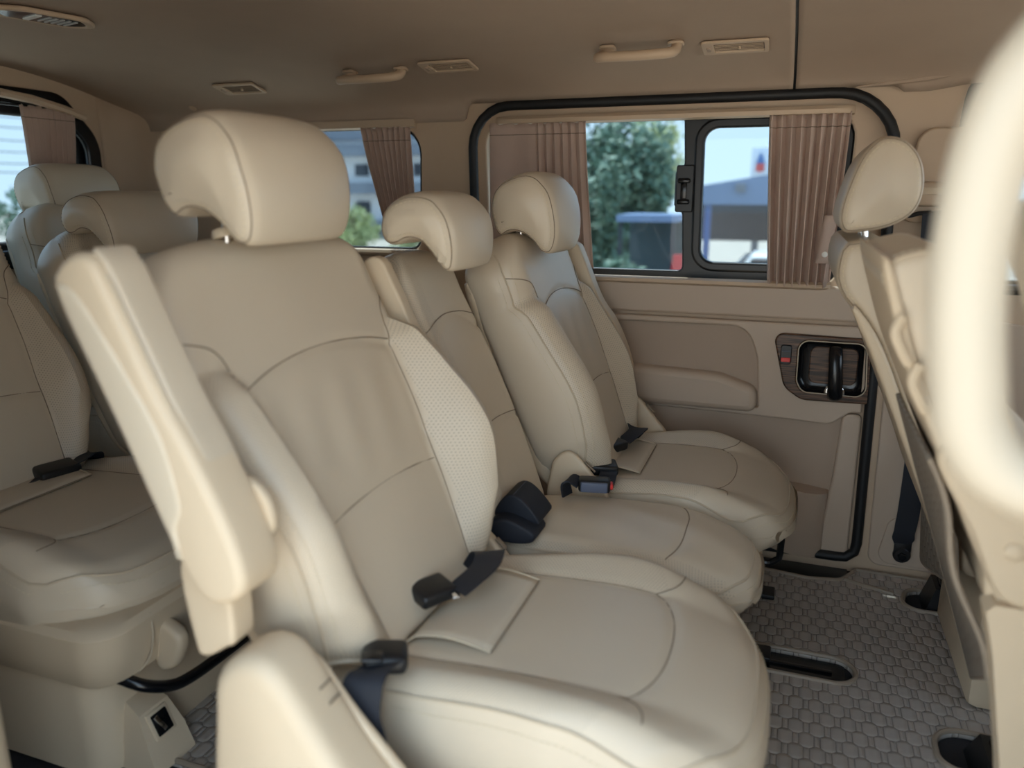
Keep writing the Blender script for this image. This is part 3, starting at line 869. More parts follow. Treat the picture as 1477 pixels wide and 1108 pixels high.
# rear side window and front side window
def fixed_window(name, hole, label):
    w = thing(name, (hole[0][0], YW+.02, hole[0][1]), label, 'window', kind='structure')
    plate(offset_poly(hole, -.012), [offset_poly(hole, .010)], .012, .003, wallfn(YW+.012)).build('window_frame', 'black', w)
    plate(offset_poly(hole, -.01), [], .003, 0, wallfn(YW+.016)).build('glass_pane', 'glass', w, smooth=False)
    return w
w2 = fixed_window('window_2', win2, 'rear side window half hidden by the nearest headrest')
w4 = fixed_window('window_4', win4, 'front side window whose corner shows beside the grab loop')
mb = MB(); mb.tube([V((p[0], YW-.008, p[1])) for p in offset_poly(win4, -.010)], .013, 8, True); mb.build('window_seal', 'rubber', w4)
mb = MB(); rings = []
for x in (-1.72, -1.4, -1.04): rings.append([(x, YW-.01, 1.172), (x, YW-.028, 1.17), (x, YW-.026, 1.150), (x, YW-.01, 1.146)])
mb.loft(rings); mb.build('curtain_valance', 'trim', w2)
mb = MB(); mb.tube([(-1.70, YW-.020, .795), (-1.04, YW-.020, .795)], .011, 8); mb.build('window_sill', 'trim', w2)

# rear wall with the tailgate window
XR = -2.12
rearfn = lambda a, b, h: (XR+h, a, b)
whr = rpoly([(.45, .78), (1.90, .78), (1.905, 1.12), (1.80, 1.232), (.55, 1.232)], [.08, .10, .10, .06, .08], 8)
tag(plate([V((.22, -.02)), V((1.97, -.02)), V((1.97, 1.37)), V((.22, 1.37))], [whr], .03, .005, rearfn).build('wall_rear', 'trim', angle=30), 'tan rear wall of the cabin around the tailgate window', 'wall', kind='structure')
w3 = thing('window_3', (XR, 1.2, .78), 'rear tailgate window with a deep black frame', 'window', kind='structure')
plate(offset_poly(whr, -.022), [offset_poly(whr, .030)], .022, .008, lambda a, b, h: (XR+.026+h, a, b)).build('window_frame', 'gloss_black', w3)
plate(offset_poly(whr, -.004), [offset_poly(whr, .052)], .030, .008, lambda a, b, h: (XR-.01+h, a, b)).build('window_seal', 'rubber', w3)
plate(offset_poly(whr, .01), [], .003, 0, lambda a, b, h: (XR-.004+h, a, b)).build('glass_pane', 'glass', w3, smooth=False)
mb = MB(); rows = []
for i in range(13):
    t = PI/2*i/12
    rows.append([(XR+.03+.10*(1-math.sin(t)), 1.955+.11*(1-math.cos(t)), z) for z in (-.02, .4, .8, 1.0, 1.2, 1.28)])
rows2 = [[(XR+.14, YW-.011, z) for z in (-.02, .4, .8, 1.0, 1.2, 1.28)]]
rows = [[(XR+.03+.13*(1-math.cos(PI/2*i/12)), 1.945+.121*math.sin(PI/2*i/12), z) for z in (-.02, .4, .8, 1.0, 1.2, 1.28)] for i in range(13)]
mb.sheet(rows); tag(mb.build('trim_2', 'trim', solid=.004), 'curved tan corner trim between the rear window and side window', 'trim', kind='structure')
# near wall, unseen; lengthened into the doorway to keep light off rear rows
wr = plate([V((-2.12, -.02)), V((-.60, -.02)), V((-.60, 1.37)), V((-2.12, 1.37))], [], .02, .003, lambda a, b, h: (a, .24+h, b))
tag(wr.build('wall_right', 'trim', angle=30), 'unseen tan side trim, lengthened into the doorway to block light', 'wall', kind='structure')
wf = plate([V((.27, -.02)), V((1.32, -.02)), V((1.32, 1.37)), V((.27, 1.37))], [rpoly([(.38, .76), (1.15, .76), (1.0, 1.2), (.40, 1.2)], .06)], .02, .003, lambda a, b, h: (a, .24+h, b))  # unseen near front side, added to cut light from the open side
tag(wf.build('wall_right', 'trim', angle=30), 'unseen tan side trim ahead of the open doorway', 'wall', kind='structure')
wf = plate([V((.24, -.02)), V((2.09, -.02)), V((2.09, 1.37)), V((.24, 1.37))], [rpoly([(.36, .74), (1.98, .74), (1.85, 1.22), (.5, 1.22)], .1)], .03, .004, lambda a, b, h: (1.32+h, a, b))  # unseen front wall, added to limit light from the open front
tag(wf.build('wall_front', 'trim', angle=30), 'unseen front bulkhead of the cabin around the windscreen', 'wall', kind='structure')
mb = MB(); mb.loft([rring(-1.9, .26, -.895, .585, z, .03) for z in (0, .44, .455)]); tag(mb.build('trim_3', 'plastic'), 'beige wheel arch trim at the lower left edge', 'trim', kind='structure')

# ------------------------------------------------------------------ ceiling
cs = [(2.062, 1.140), (2.060, 1.185), (2.046, 1.217), (1.98, 1.250), (1.88, 1.276), (1.75, 1.298), (1.60, 1.313), (1.40, 1.326), (1.17, 1.330)]
cs = cs + [(2.34-y, z) for y, z in reversed(cs[:-1])]
CS = resample(catmull([(y, z, 0) for y, z in cs], 6), 120)
def ceil_row(x):
    """cross-section of the headliner at x; its edge rides above the sliding door opening"""
    zb = 1.160+.046*sstep(-.890, -.868, x) - .014*sstep(.185, .205, x)*(1-sstep(.24, .36, x))
    P = [p for p in CS if p.y >= zb]
    k = CS.index(P[0])
    if k > 0:
        a, b = CS[k-1], CS[k]; P = [a.lerp(b, (zb-a.y)/(b.y-a.y))]+P
    return [(x, p.x, p.y) for p in resample(P, 100)]
def ceil_at(x, y):
    for a, b in zip(CS, CS[1:]):
        if b.x <= y <= a.x and y > 1.0:
            t = (a.x-y)/(a.x-b.x); p = a.lerp(b, t); d = (b-a).normalized(); break
    tang = V((0, d.x, d.y)); nrm = V((0, d.y, -d.x)); nrm = nrm if nrm.z < 0 else -nrm
    return V((x, p.x, p.y)), tang, nrm
mb = MB(); mb.sheet([ceil_row(x) for x in [-2.10+k*(2.10-.037)/180 for k in range(181)]])
ce = tag(mb.build('ceiling', 'headliner', solid=.006), 'taupe fabric headliner of the van', 'ceiling', kind='structure')
mb = MB(); mb.sheet([ceil_row(x) for x in [-.031+k*1.34/120 for k in range(121)]])
mb.build('front_headliner', 'headliner', ce, solid=.006)
mb = MB(); mb.tube([V(p)+V((0, 0, .001)) for p in ceil_row(-.034)], .0042, 8); mb.build('headliner_gap', 'rubber', ce)
# soft roll above the front pillar
mb = MB(); mb.tube(catmull([(.10, 2.048, 1.205), (.22, 2.046, 1.216), (.36, 2.04, 1.232), (.6, 2.03, 1.245)], 5), lambda t: .001+.008*min(1, t*2.5), 8); mb.build('headliner_roll', 'headliner', ce)

mb = MB(); mb.box((-.39, 1.165, 1.385), (3.5, 1.90, .03)); tag(mb.build('roof', 'headliner', smooth=False), 'unseen roof skin above the headliner', 'roof', kind='structure')  # unseen, added to stop sun leaking in past the headliner edge

def on_ceiling(x, y):
    p, t, n = ceil_at(x, y); p = p + n*.006
    return lambda a, b, h: p + V((1, 0, 0))*a + t*b + n*h     # b grows towards the middle of the cabin

def vent(x, y, label):
    fn = on_ceiling(x, y)
    o = thing('air_vent', fn(0, 0, 0), label, 'air vent', 'ceiling air vents along the far side')
    plate(rrect(-.070, -.036, .070, .036, .008), [rrect(-.044, -.025, .060, .025, .004)], .006, .002, fn).build('vent_frame', 'trim', o)
    plate(rrect(-.045, -.026, .061, .026, .003), [], .0015, 0, fn).build('vent_back', 'carpet', o)
    for k in range(6):
        b = -.0205+.0082*k; m = MB()
        m.loft([[fn(a, b-.0022, .0030), fn(a, b+.0022, .0052), fn(a, b+.0030, .0040), fn(a, b-.0012, .0015)] for a in (-.043, .059)]); m.build('vent_slat', 'trim', o)
    m = MB(); p = fn(.009, 0, .006); m.lathe([(.0035, -.002), (.0035, .002), (.002, .003)], p, fn(0, 0, 1)-fn(0, 0, 0), 10); m.build('vent_knob', 'trim', o)
    plate(rrect(-.060, -.010, -.050, .010, .003), [], .009, .002, fn).build('vent_wheel', 'plastic_recess', o)
    return o
vent(-.158, 1.845, 'slatted air vent in the ceiling beside the dark headliner joint')
vent(-.845, 1.860, 'slatted air vent in the ceiling right of the farther grab handle')
vent(-1.53, 1.93, 'slatted air vent in the ceiling above the nearest headrest')

def grab(x, y, label):
    fn = on_ceiling(x, y)
    o = thing('grab_handle', fn(0, 0, 0), label, 'grab handle', 'ceiling grab handles')
    m = MB(); C = catmull([fn(-.058, -.022, -.002), fn(-.074, -.026, .012), fn(-.086, -.012, .024), fn(-.078, .012, .032), fn(-.05, .026, .036), fn(.0, .030, .038), fn(.046, .026, .036), (fn(.074, .012, .030)), fn(.084, -.008, .018), fn(.084, -.020, -.002)], 6)
    m.tube(C, lambda t: .0108+.0015*(abs(t-.5)*2)**3, 12); m.build('grip', 'trim', o)
    for a in (-.068, .082):
        plate(rrect(a-.018, -.030, a+.018, -.002, .010), [], .006, .0025, fn).build('mount', 'trim', o)
    return o
grab(-.362, 1.79, 'beige ceiling grab handle above the sliding door window')
grab(-1.058, 1.845, 'beige ceiling grab handle left of the window pillar')
fn = on_ceiling(-1.79, 2.03); m = MB(); m.lathe([(.012, 0), (.012, .002), (.008, .004), (.002, .0045)], fn(0, 0, 0), fn(0, 0, 1)-fn(0, 0, 0), 16)
tag(m.build('headliner_clip', 'trim'), 'small round clip in the headliner above the nearest headrest', 'clip')
# reading lamp
fn0 = on_ceiling(-1.49, 1.28)
def fn(a, b, h): return fn0(a*math.cos(.25)-b*math.sin(.25), a*math.sin(.25)+b*math.cos(.25), h)
lamp = thing('ceiling_lamp', fn(0, 0, 0), 'lozenge shaped ceiling lamp with a clear ribbed lens at the upper left', 'lamp')
lz = rpoly([(-.045, -.07), (.0, -.112), (.05, -.065), (.045, .06), (.0, .112), (-.052, .07)], [.03, .02, .03, .03, .02, .03])
li = rpoly([(-.036, -.058), (.0, -.090), (.040, -.053), (.036, .048), (.0, .090), (-.042, .058)], [.02, .015, .02, .02, .015, .02])
plate(lz, [li], .010, .004, fn).build('lamp_bezel', 'trim', lamp)
plate(offset_poly(li, -.002), [], .009, .003, fn).build('lamp_lens', 'lens', lamp)
for k in range(5):
    b = -.055+.013*k; m = MB(); m.loft([[fn(a, b-.003, .007), fn(a, b+.003, .007), fn(a, b+.002, .0105), fn(a, b-.002, .0105)] for a in (-.026, .026)]); m.build('lens_rib', 'lampbar', lamp)
m = MB(); m.loft([[fn(a, .014, .007), fn(a, .028, .007), fn(a, .026, .0115), fn(a, .016, .0115)] for a in (-.028, .028)]); m.build('switch', 'snap', lamp)

# ------------------------------------------------------------------ curtains
def curtain(label, org, d, nrm, x0, x1, z0, z1, folds, amp, flat=0, taper0=0, taper1=0, head=.026, group='pleated window curtains'):
    """gathered cloth hanging from a track: x0..x1 along d at the top, moved by taper at the bottom; the first `flat` of the width hangs smooth"""
    d = V(d); nrm = V(nrm); org = V(org); m = MB(); rows = []
    nz = 26; ns = folds*12+24
    for i in range(nz+1):
        t = i/nz; z = z1+(z0-z1)*t; r = []
        a0 = x0+taper0*t**1.15; a1 = x1+taper1*t**1.15
        hd = (z1-z)/head
        am = amp*(.45 if hd < .3 else .75+.25*min(1, t*1.5))*(1.0 if hd > 1.25 or hd < .8 else .72)
        for j in range(ns+1):
            s = j/ns
            if s < flat: q = .35*math.sin(s/flat*9+.4*t); u = s
            else:
                g = (s-flat)/(1-flat)*folds; q = math.sin(2*PI*g+.25*math.sin(4*t+s*7)) ; q = math.copysign(abs(q)**.6, q); u = s + .16/folds*(1-flat)*math.sin(4*PI*g)
            z_ = z + (.003*math.sin(s*40) if i in (0, nz) else 0)
            r.append(org + d*(a0+(a1-a0)*u) + nrm*(am*q) + V((0, 0, z_)))
        rows.append(r)
    m.sheet(rows)
    o = m.build('curtain', 'curtain', solid=.0014)
    tag(o, label, 'curtain', group)
    # header band stitched across the top
    b = MB(); b.tube([p+nrm*.0012 for p in rows[int(nz*head/(z1-z0))+1]], .0012, 5); b.build('header_seam', 'seam', o)
    return o
YC = Yp-.018
curtain('brown curtain stretched beside the pillar behind the far seat headrest', (0, YC, 0), (1, 0, 0), (0, -1, 0), -.815, -.545, .765, 1.150, 6, .009, .50, 0, .03)
tc_ = curtain('brown gathered curtain at the front end of the sliding window', (0, YC, 0), (1, 0, 0), (0, -1, 0), -.085, .098, .742, 1.152, 8, .017, 0, .025, -.012)
m = MB(); m.sheet([[(.060+.03*j/4 - .012*i/6, YC-.020-.003*math.sin(j), .915-.115*i/6) for j in range(5)] for i in range(7)]); ts = m.build('tie_strap', 'curtain', tc_, solid=.003)
m = MB(); m.lathe([(.007, 0), (.007, .002), (.004, .0035), (.001, .004)], (.068, YC-.0245, .822), (0, -1, 0), 16); m.build('snap_button', 'snap', ts)
curtain('brown tied curtain tapering down in the rear side window', (0, YW-.022, 0), (1, 0, 0), (0, -1, 0), -1.215, -1.055, .83, 1.150, 9, .010, 0, .085, .012)
curtain('brown pleated curtain in the rear tailgate window', (XR+.060, 0, 0), (0, 1, 0), (1, 0, 0), 1.655, 1.832, .80, 1.205, 9, .010, 0, 0, -.06)
m = MB(); m.tube([(XR+.058, 1.60, 1.232), (XR+.060, 1.70, 1.224), (XR+.062, 1.80, 1.206), (XR+.062, 1.865, 1.190)], .012, 8)
m.build('curtain_track', 'trim', w3)

# ------------------------------------------------------------------ floor and mat
mb = MB(); mb.box((-.4, 1.16, -.032), (3.5, 1.86, .04)); tag(mb.build('floor', 'carpet', smooth=False), 'dark van floor under the mat', 'floor', kind='structure')
mat_out = rpoly([(-1.9, .875), (.62, .875), (.62, 2.045), (.215, 2.055), (.205, 2.03), (.175, 1.98), (.10, 1.965), (-.05, 1.985), (-.5, 2.0), (-1.9, 2.0)], [.03, .03, .03, .02, .02, .03, .05, .03, .02, .02])
cut = [rpoly([(-.45, 1.515), (.185, 1.515), (.185, 1.60), (-.45, 1.60)], .042, 10), rpoly([(.315, 1.885), (.56, 1.885), (.56, 1.985), (.335, 1.985)], [.03, .02, .02, .04]), rpoly([(.315, 1.325), (.56, 1.325), (.56, 1.43), (.315, 1.43)], [.03, .02, .02, .05])]
mb = plate(mat_out, cut, .012, .004, lambda a, b, h: (a, b, -.012+h))
# finer surface for the quilting
for i, p in enumerate(mb.v): mb.uv[i] = (p[0], p[1])
fm = tag(mb.build('floor_mat', 'mat'), 'grey brown quilted floor mat with honeycomb stitching', 'floor mat')
mb = MB()
for c in cut: mb.tube([V((p[0], p[1], .0005)) for p in offset_poly(c, -.005)], .0055, 8, True)
mb.tube([V((p[0], p[1], .0005)) for p in offset_poly(mat_out, .004)], .0055, 8, True)
mb.tube([(.19, 1.985, .001), (.235, 1.965, .001), (.30, 1.945, .001)], .006, 8)
mb.build('binding', 'binding', fm)
mb = MB(); mb.box((-.13, 1.557, -.010), (.60, .08, .004)); mb.box((-.13, 1.557, -.006), (.55, .012, .006), bev=.002); tag(mb.build('seat_rail', 'gloss_black', angle=30), 'black seat rail in the long slot of the floor mat', 'seat rail')
def anchor(x, y, label, h=1.0):
    o = thing('seat_anchor', (x, y, -.012), label, 'seat anchor', 'black seat anchors on the floor')
    m = MB(); m.loft([[(x-.055, y-.045, -.012), (x+.075, y-.045, -.012), (x+.075, y+.045, -.012), (x-.055, y+.045, -.012)], [(x-.035, y-.04, .055*h), (x+.075, y-.04, .055*h), (x+.075, y+.04, .055*h), (x-.035, y+.04, .055*h)]]); m.build('anchor_block', 'black', o, angle=30)
    m = MB(); m.box((x+.01, y, .060*h-.004), (.07, .05, .02), bev=.006); m.build('anchor_cap', 'gloss_black', o)
anchor(.415, 1.935, 'black seat anchor in the mat cutout near the door pillar')
anchor(.415, 1.352, 'black seat anchor at the bottom right corner of the mat', .6)
m = MB(); m.box((-.30, 2.02, -.010), (1.0, .10, .004), bev=.001); tag(m.build('step_plate', 'black'), 'black sill plate at the foot of the sliding door', 'sill plate')
# black lever loop under the far seat
m = MB(); C = [(-.045, 1.60, .20), (.005, 1.60, .20), (.022, 1.60, .215), (.024, 1.60, .285), (.010, 1.60, .298), (-.06, 1.60, .30)]
m.tube(resample([V(p) for p in C], 30), .007, 8); m.build('slide_lever', 'gloss_black', far2)

# ------------------------------------------------------------------ belts on the seats
def buckle_box(name, c, size, yaw, pitch, mat, parent, bev=.006, roll=0):
    Rm = Matrix.Rotation(yaw, 3, 'Z') @ Matrix.Rotation(pitch, 3, 'Y') @ Matrix.Rotation(roll, 3, 'X')
    m = MB(); m.box(c, size, Rm, bev, 3); return m.build(name, mat, parent)
def belt(loc, label): return thing('seat_belt', loc, label, 'seat belt', 'lap belts lying on the seats')
b = belt((-.42, .74, .38), 'black lap belt with buckle on the near edge of the nearest cushion')
buckle_box('buckle', (-.450, .762, .392), (.058, .05, .026), .5, .1, 'black', b, .009)
buckle_box('buckle_button', (-.455, .739, .405), (.028, .022, .006), .5, .1, 'gloss_black', b, .003)
m = MB(); P = catmull([(-.445, .760, .388), (-.445, .738, .396), (-.446, .715, .398), (-.448, .700, .385), (-.448, .6925, .352), (-.438, .6915, .317), (-.425, .691, .27)], 5)
m.ribbon(P, [V((.9, .35, .1)).lerp(V((.62, .1, .42)), i/(len(P)-1)) for i in range(len(P))], .052); m.build('webbing', 'webbing', b)
b = belt((-.42, .98, .38), 'black lap belt and buckle at the far rear corner of the nearest cushion')
buckle_box('buckle', (-.462, .925, .398), (.05, .062, .022), -.5, .12, 'black', b, .007)
buckle_box('tongue', (-.428, .930, .398), (.030, .012, .004), -.9, .0, 'chrome', b, .001)
m = MB(); P = catmull([(-.425, .930, .402), (-.412, .952, .412), (-.402, .985, .420), (-.408, 1.02, .424), (-.425, 1.045, .408), (-.45, 1.06, .37)], 5)
m.ribbon(P, [V((.75, -.5, .1)).lerp(V((.8, .3, .2)), i/(len(P)-1)) for i in range(len(P))], .048); m.build('webbing', 'webbing', b)
b = belt((-.42, 1.22, .37), 'black folded belt end on the near rear corner of the middle cushion')
mb, _ = slab([(-.485, .362), (-.478, .392), (-.452, .402), (-.415, .392), (-.392, .378), (-.40, .362), (-.44, .356)], 1.192, 1.262, .006, .002, nmid=3, N_=36); mb.build('webbing', 'webbing', b)
mb, _ = slab([(-.480, .392), (-.466, .425), (-.445, .436), (-.422, .424), (-.394, .392), (-.402, .386), (-.44, .392)], 1.225, 1.305, .003, .001, nmid=3, N_=36); fo = mb.build('belt_end', 'webbing', b)
stitches([(-.444, 1.228, .4365), (-.444, 1.265, .4365), (-.444, 1.302, .4365)], .004, .003, .0006).build('stitching', 'buckle_grey', fo)
b = belt((-.36, 1.45, .38), 'seat belt buckle with grey face and red button between middle and far cushion')
bk = buckle_box('buckle', (-.342, 1.425, .397), (.064, .034, .026), .25, .02, 'black', b, .006)
buckle_box('buckle_face', (-.338, 1.4075, .397), (.054, .008, .021), .25, .02, 'buckle_grey', bk, .003)
buckle_box('release_button', (-.3105, 1.432, .396), (.010, .022, .012), .25, .02, 'red', bk, .003)
m = MB(); P = catmull([(-.395, 1.415, .370), (-.40, 1.418, .395), (-.388, 1.42, .405), (-.370, 1.42, .397)], 5); m.ribbon(P, [V((.2, 1, .1))]*len(P), .036, .004); m.build('webbing', 'webbing', b)
b = belt((-.35, 1.53, .38), 'black lap belt under the near end of the far cushion flap')
buckle_box('buckle', (-.352, 1.545, .392), (.060, .055, .022), .35, .05, 'black', b, .006)
m = MB(); P = catmull([(-.345, 1.54, .392), (-.335, 1.522, .393), (-.332, 1.502, .388), (-.334, 1.488, .372)], 5); m.ribbon(P, [V((1, .4, 0))]*len(P), .036); m.build('webbing', 'webbing', b)
b = belt((-.34, 1.76, .38), 'black lap belt and buckle at the window side of the far cushion')
buckle_box('buckle', (-.365, 1.690, .395), (.05, .062, .022), -.5, .1, 'black', b, .007)
m = MB(); P = catmull([(-.345, 1.71, .398), (-.330, 1.74, .408), (-.322, 1.78, .412), (-.335, 1.815, .402), (-.36, 1.84, .37)], 5); m.ribbon(P, [V((.75, -.4, .1))]*len(P), .046); m.build('webbing', 'webbing', b)
b = belt((-1.40, 1.15, .38), 'black lap belt and buckle on the shaded seat at the left edge')
buckle_box('buckle', (-1.395, 1.085, .412), (.055, .08, .024), -.3, .1, 'black', b, .007)
m = MB(); P = catmull([(-1.42, 1.02, .400), (-1.405, 1.06, .408), (-1.385, 1.12, .418), (-1.39, 1.16, .424), (-1.41, 1.19, .41), (-1.43, 1.20, .37)], 5); m.ribbon(P, [V((.8, -.2, .15))]*len(P), .046); m.build('webbing', 'webbing', b)

# ------------------------------------------------------------------ shoulder belt on the pillar
sb = thing('seat_belt', (.30, YW-.05, .03), 'black shoulder belt running down the pillar beside the sliding door to a floor bolt', 'seat belt')
plate(rpoly([(.222, .90), (.40, .90), (.40, 1.07), (.36, 1.112), (.245, 1.112)], [.03, .02, .03, .05, .04]), [], .012, .005, wallfn(YW-.016)).build('height_adjuster', 'trim', sb)
m = MB(); m.box((.285, YW-.043, .965), (.068, .024, .055), bev=.010, seg=3); ad = m.build('adjuster_block', 'trim', sb)
m = MB(); m.box((.285, YW-.056, .972), (.052, .006, .016), bev=.002); m.build('adjuster_button', 'plastic', ad)
m = MB(); m.tube(resample([V(p) for p in [(.243, YW-.045, .945), (.240, YW-.050, .915), (.262, YW-.052, .922), (.318, YW-.052, .925), (.335, YW-.05, .920), (.33, YW-.045, .945)]], 30), .005, 8); m.build('belt_guide', 'black', sb)
m = MB(); P = catmull([(.292, YW-.055, .925), (.300, YW-.055, .75), (.315, YW-.055, .5), (.322, YW-.052, .35), (.322, YW-.048, .20), (.318, YW-.045, .125), (.319, YW-.04, .10)], 6)
m.ribbon(P, [V((1, 0, 0))]*len(P), [.050]*(len(P)-9)+[.049, .048, .050, .052, .050, .046, .043, .042, .042]); m.build('webbing', 'webbing', sb)
m = MB(); m.lathe([(.021, 0), (.021, .006), (.017, .010), (.010, .010)], (.320, YW-.034, .068), (0, -1, 0), 24); m.box((.320, YW-.038, .09), (.040, .006, .05), bev=.002); m.build('anchor_plate', 'black', sb)
m = MB(); m.lathe([(.011, 0), (.011, .007), (.009, .009)], (.320, YW-.044, .066), (0, -1, 0), 6); m.build('anchor_bolt', 'gloss_black', sb, angle=20)

# ------------------------------------------------------------------ front row seen from behind
# far front seat
fs = thing('front_seat', (.35, 1.68, 0), 'tan front seat seen from behind with rounded headrest, beside the belt pillar', 'car seat', 'front row seats')
hp_ = [(.128, 1.062), (.163, 1.054), (.190, 1.020), (.198, .972), (.186, .934), (.150, .910), (.105, .900), (.080, .900), (.069, .920), (.071, .955), (.088, 1.015), (.105, 1.045)]
mb, cur = slab(hp_, 1.50, 1.80, .022, .012, nmid=8); h = mb.build('headrest', 'leather_warm', fs)
for sd in (-1, 1):
    MB().tube(cur(.009, .005, sd), .0013, 6, True).build('seam', 'seam', h); L = cur(.0030, .0110, sd); stitches(L+[L[0]]).build('stitching', 'thread', h)
for y in (1.60, 1.70):
    m = MB(); m.tube([(.118, y, .92), (.122, y, .86)], .006, 10); m.build('headrest_post', 'chrome', fs)
bk_ = [(.074, .872), (.085, .885), (.13, .888), (.175, .870), (.215, .80), (.27, .62), (.35, .42), (.36, .38), (.29, .38), (.245, .47), (.155, .69), (.112, .758), (.082, .795), (.070, .83)]
mb, cur = slab(bk_, 1.45, 1.93, .022, .006, nmid=8); h = mb.build('backrest', 'leather_warm', fs)
s1 = MB(); st = MB(); s1.tube(cur(.009, .005, -1), .0013, 6, True); L = cur(.0030, .0110, -1); stitches(L+[L[0]], mb=st)
s1.build('seam', 'seam', h); st.build('stitching', 'thread', h)
mb, cur = slab([(.100, .772), (.115, .768), (.165, .69), (.255, .47), (.300, .36), (.285, .35), (.240, .46), (.145, .68)], 1.435, 1.945, .008, .001); mb.build('back_shell', 'plastic', fs)
m = MB(); rows = []; uv = []
for i in range(16):
    t = i/15; r = []; q = []
    for j in range(16):
        s = j/15; y = 1.90-.44*s
        z = .56-.43*t+.14*s*t
        x = (.315+(.414-z)*.09)*(1-s) + (.304+(.413-z)*.16)*s - .004*math.sin(PI*s*2)*t - .012*math.sin(PI*s)
        r.append((x, y, z)); q.append((y, z))
    rows.append(r); uv.append(q)
m.sheet(rows, uv); k_ = m.build('kick_mat', 'kick', fs, solid=.006)
e = MB(); e.tube(rows[-1], .004, 6); e.tube([r[0] for r in rows], .004, 6); e.tube([r[-1] for r in rows], .004, 6); e.build('binding', 'binding', k_)
m = MB(); m.box((.55, 1.69, .34), (.46, .44, .12), bev=.04, seg=4); m.build('seat_cushion', 'leather_warm', fs)
m = MB(); m.box((.56, 1.69, .14), (.36, .36, .28), bev=.02); m.build('pedestal', 'plastic', fs)
# folding middle front seat
ms = thing('front_seat', (.315, 1.16, 0), 'beige folding front seatback without headrest, leather side and capped hinge', 'car seat', 'front row seats')
mp_ = [(.080, .872), (.086, .893), (.105, .903), (.138, .908), (.160, .895), (.175, .86), (.24, .70), (.285, .585), (.25, .56), (.205, .60), (.165, .672), (.125, .765), (.092, .845)]
mb, cur = slab(mp_, .985, 1.345, .018, .004, nmid=6); h = mb.build('backrest', 'leather', ms)
s1 = MB(); st = MB()
s1.tube(cur(.006, .004, -1), .0022, 6, True); L = cur(.012, .0, -1); stitches(L+[L[0]], mb=st)
s1.build('piping', 'welt', h); st.build('stitching', 'thread', h)
mb, cur = slab([(.078, .885), (.088, .888), (.130, .765), (.172, .672), (.240, .53), (.275, .47), (.262, .462), (.225, .53), (.155, .68), (.115, .77)], .978, 1.352, .006, .001); mb.build('back_shell', 'plastic', ms)
for z, x in ((.800, .104), (.745, .128)):
    m = MB(); m.tube(catmull([(x, .975, z+.03), (x-.006, .972, z+.012), (x+.002, .972, z-.008), (x+.012, .975, z-.025)], 5), .006, 8); m.build('bag_hook', 'plastic', ms)
mb, cur = slab([(.168, .672), (.30, .66), (.34, .52), (.245, .475), (.222, .56)], .99, 1.34, .01, .002); mb.build('lower_shell', 'plastic', ms)
hg = [(.160, .680), (.30, .672), (.40, .62), (.42, .56), (.40, .51), (.33, .496), (.262, .495), (.235, .515), (.205, .58)]
mb, cur = slab(hg, .962, .992, .008, .002, nmid=2); h = mb.build('hinge_cover', 'plastic', ms)
m = MB(); m.lathe([(.0115, 0), (.0115, .003), (.009, .0055), (.002, .0065)], (.248, .962, .566), (0, -1, 0), 24); m.build('hinge_cap', 'plastic', h)
m = MB(); m.tube([(.165, .962, .668), (.22, .960, .664), (.30, .960, .662)], .005, 8); m.build('cover_lip', 'plastic', h)
PF = ((.313, .0), (.288, .15), (.273, .27), (.244, .43), (.230, .485), (.238, .495))
m = MB(); m.loft([[(x, y, z) for x, y in ((x0, .962), (.62, .962), (.62, 1.0), (x0, 1.0))] for x0, z in PF]); m.build('side_panel', 'plastic', ms, angle=25)
m = MB(); m.loft([[(x, y, z) for x, y in ((x0+.13, 1.002), (.62, 1.002), (.62, 1.32), (x0+.13, 1.32))] for x0, z in PF[:4]]); m.build('pedestal', 'plastic', ms, angle=25)
m = MB(); m.box((.50, 1.16, .50), (.36, .36, .02), bev=.008); m.build('seat_cushion', 'leather', ms)
m = MB(); rows = []; uv = []
for i in range(20):
    t = i/19; r = []; q = []
    for j in range(14):
        s = j/13; y = 1.335-.33*s; z = .655-t*(.48-.20*s)
        x = .170+(.655-z)*.345 - .010 + .006*math.sin(t*9)*s
        r.append((x-.004, y, z)); q.append((y, z))
    rows.append(r); uv.append(q)
m.sheet(rows, uv); k_ = m.build('kick_mat', 'kick', ms, solid=.006)
e = MB(); e.tube(rows[-1], .004, 6); e.tube([r[-1] for r in rows], .004, 6); e.tube([r[0] for r in rows], .004, 6); e.build('binding', 'binding', k_)
ms.location.x += .018
# near front seat at the right edge
ns = thing('front_seat', (.40, .70, 0), 'blurred front seat behind the grab loop at the right edge', 'car seat', 'front row seats')
mb, cur = slab([(.175, 1.16), (.21, 1.19), (.27, 1.17), (.29, 1.08), (.27, .985), (.21, .975), (.185, .985), (.172, 1.06)], .56, .84, .022, .006); mb.build('headrest', 'leather_warm', ns)
mb, cur = slab([(.185, .945), (.21, .962), (.28, .955), (.32, .88), (.40, .62), (.42, .50), (.34, .48), (.30, .60), (.225, .83)], .535, .90, .025, .006); mb.build('backrest', 'leather', ns)
m = MB(); m.tube([(.235, .70, .90), (.235, .70, 1.0)], .035, 8); m.build('headrest_post', 'black', ns)
m = MB(); m.box((.60, .70, .40), (.44, .40, .14), bev=.04, seg=4); m.build('seat_cushion', 'leather', ns)
m = MB(); m.box((.62, .70, .17), (.36, .34, .34), bev=.02); m.build('pedestal', 'plastic', ns)

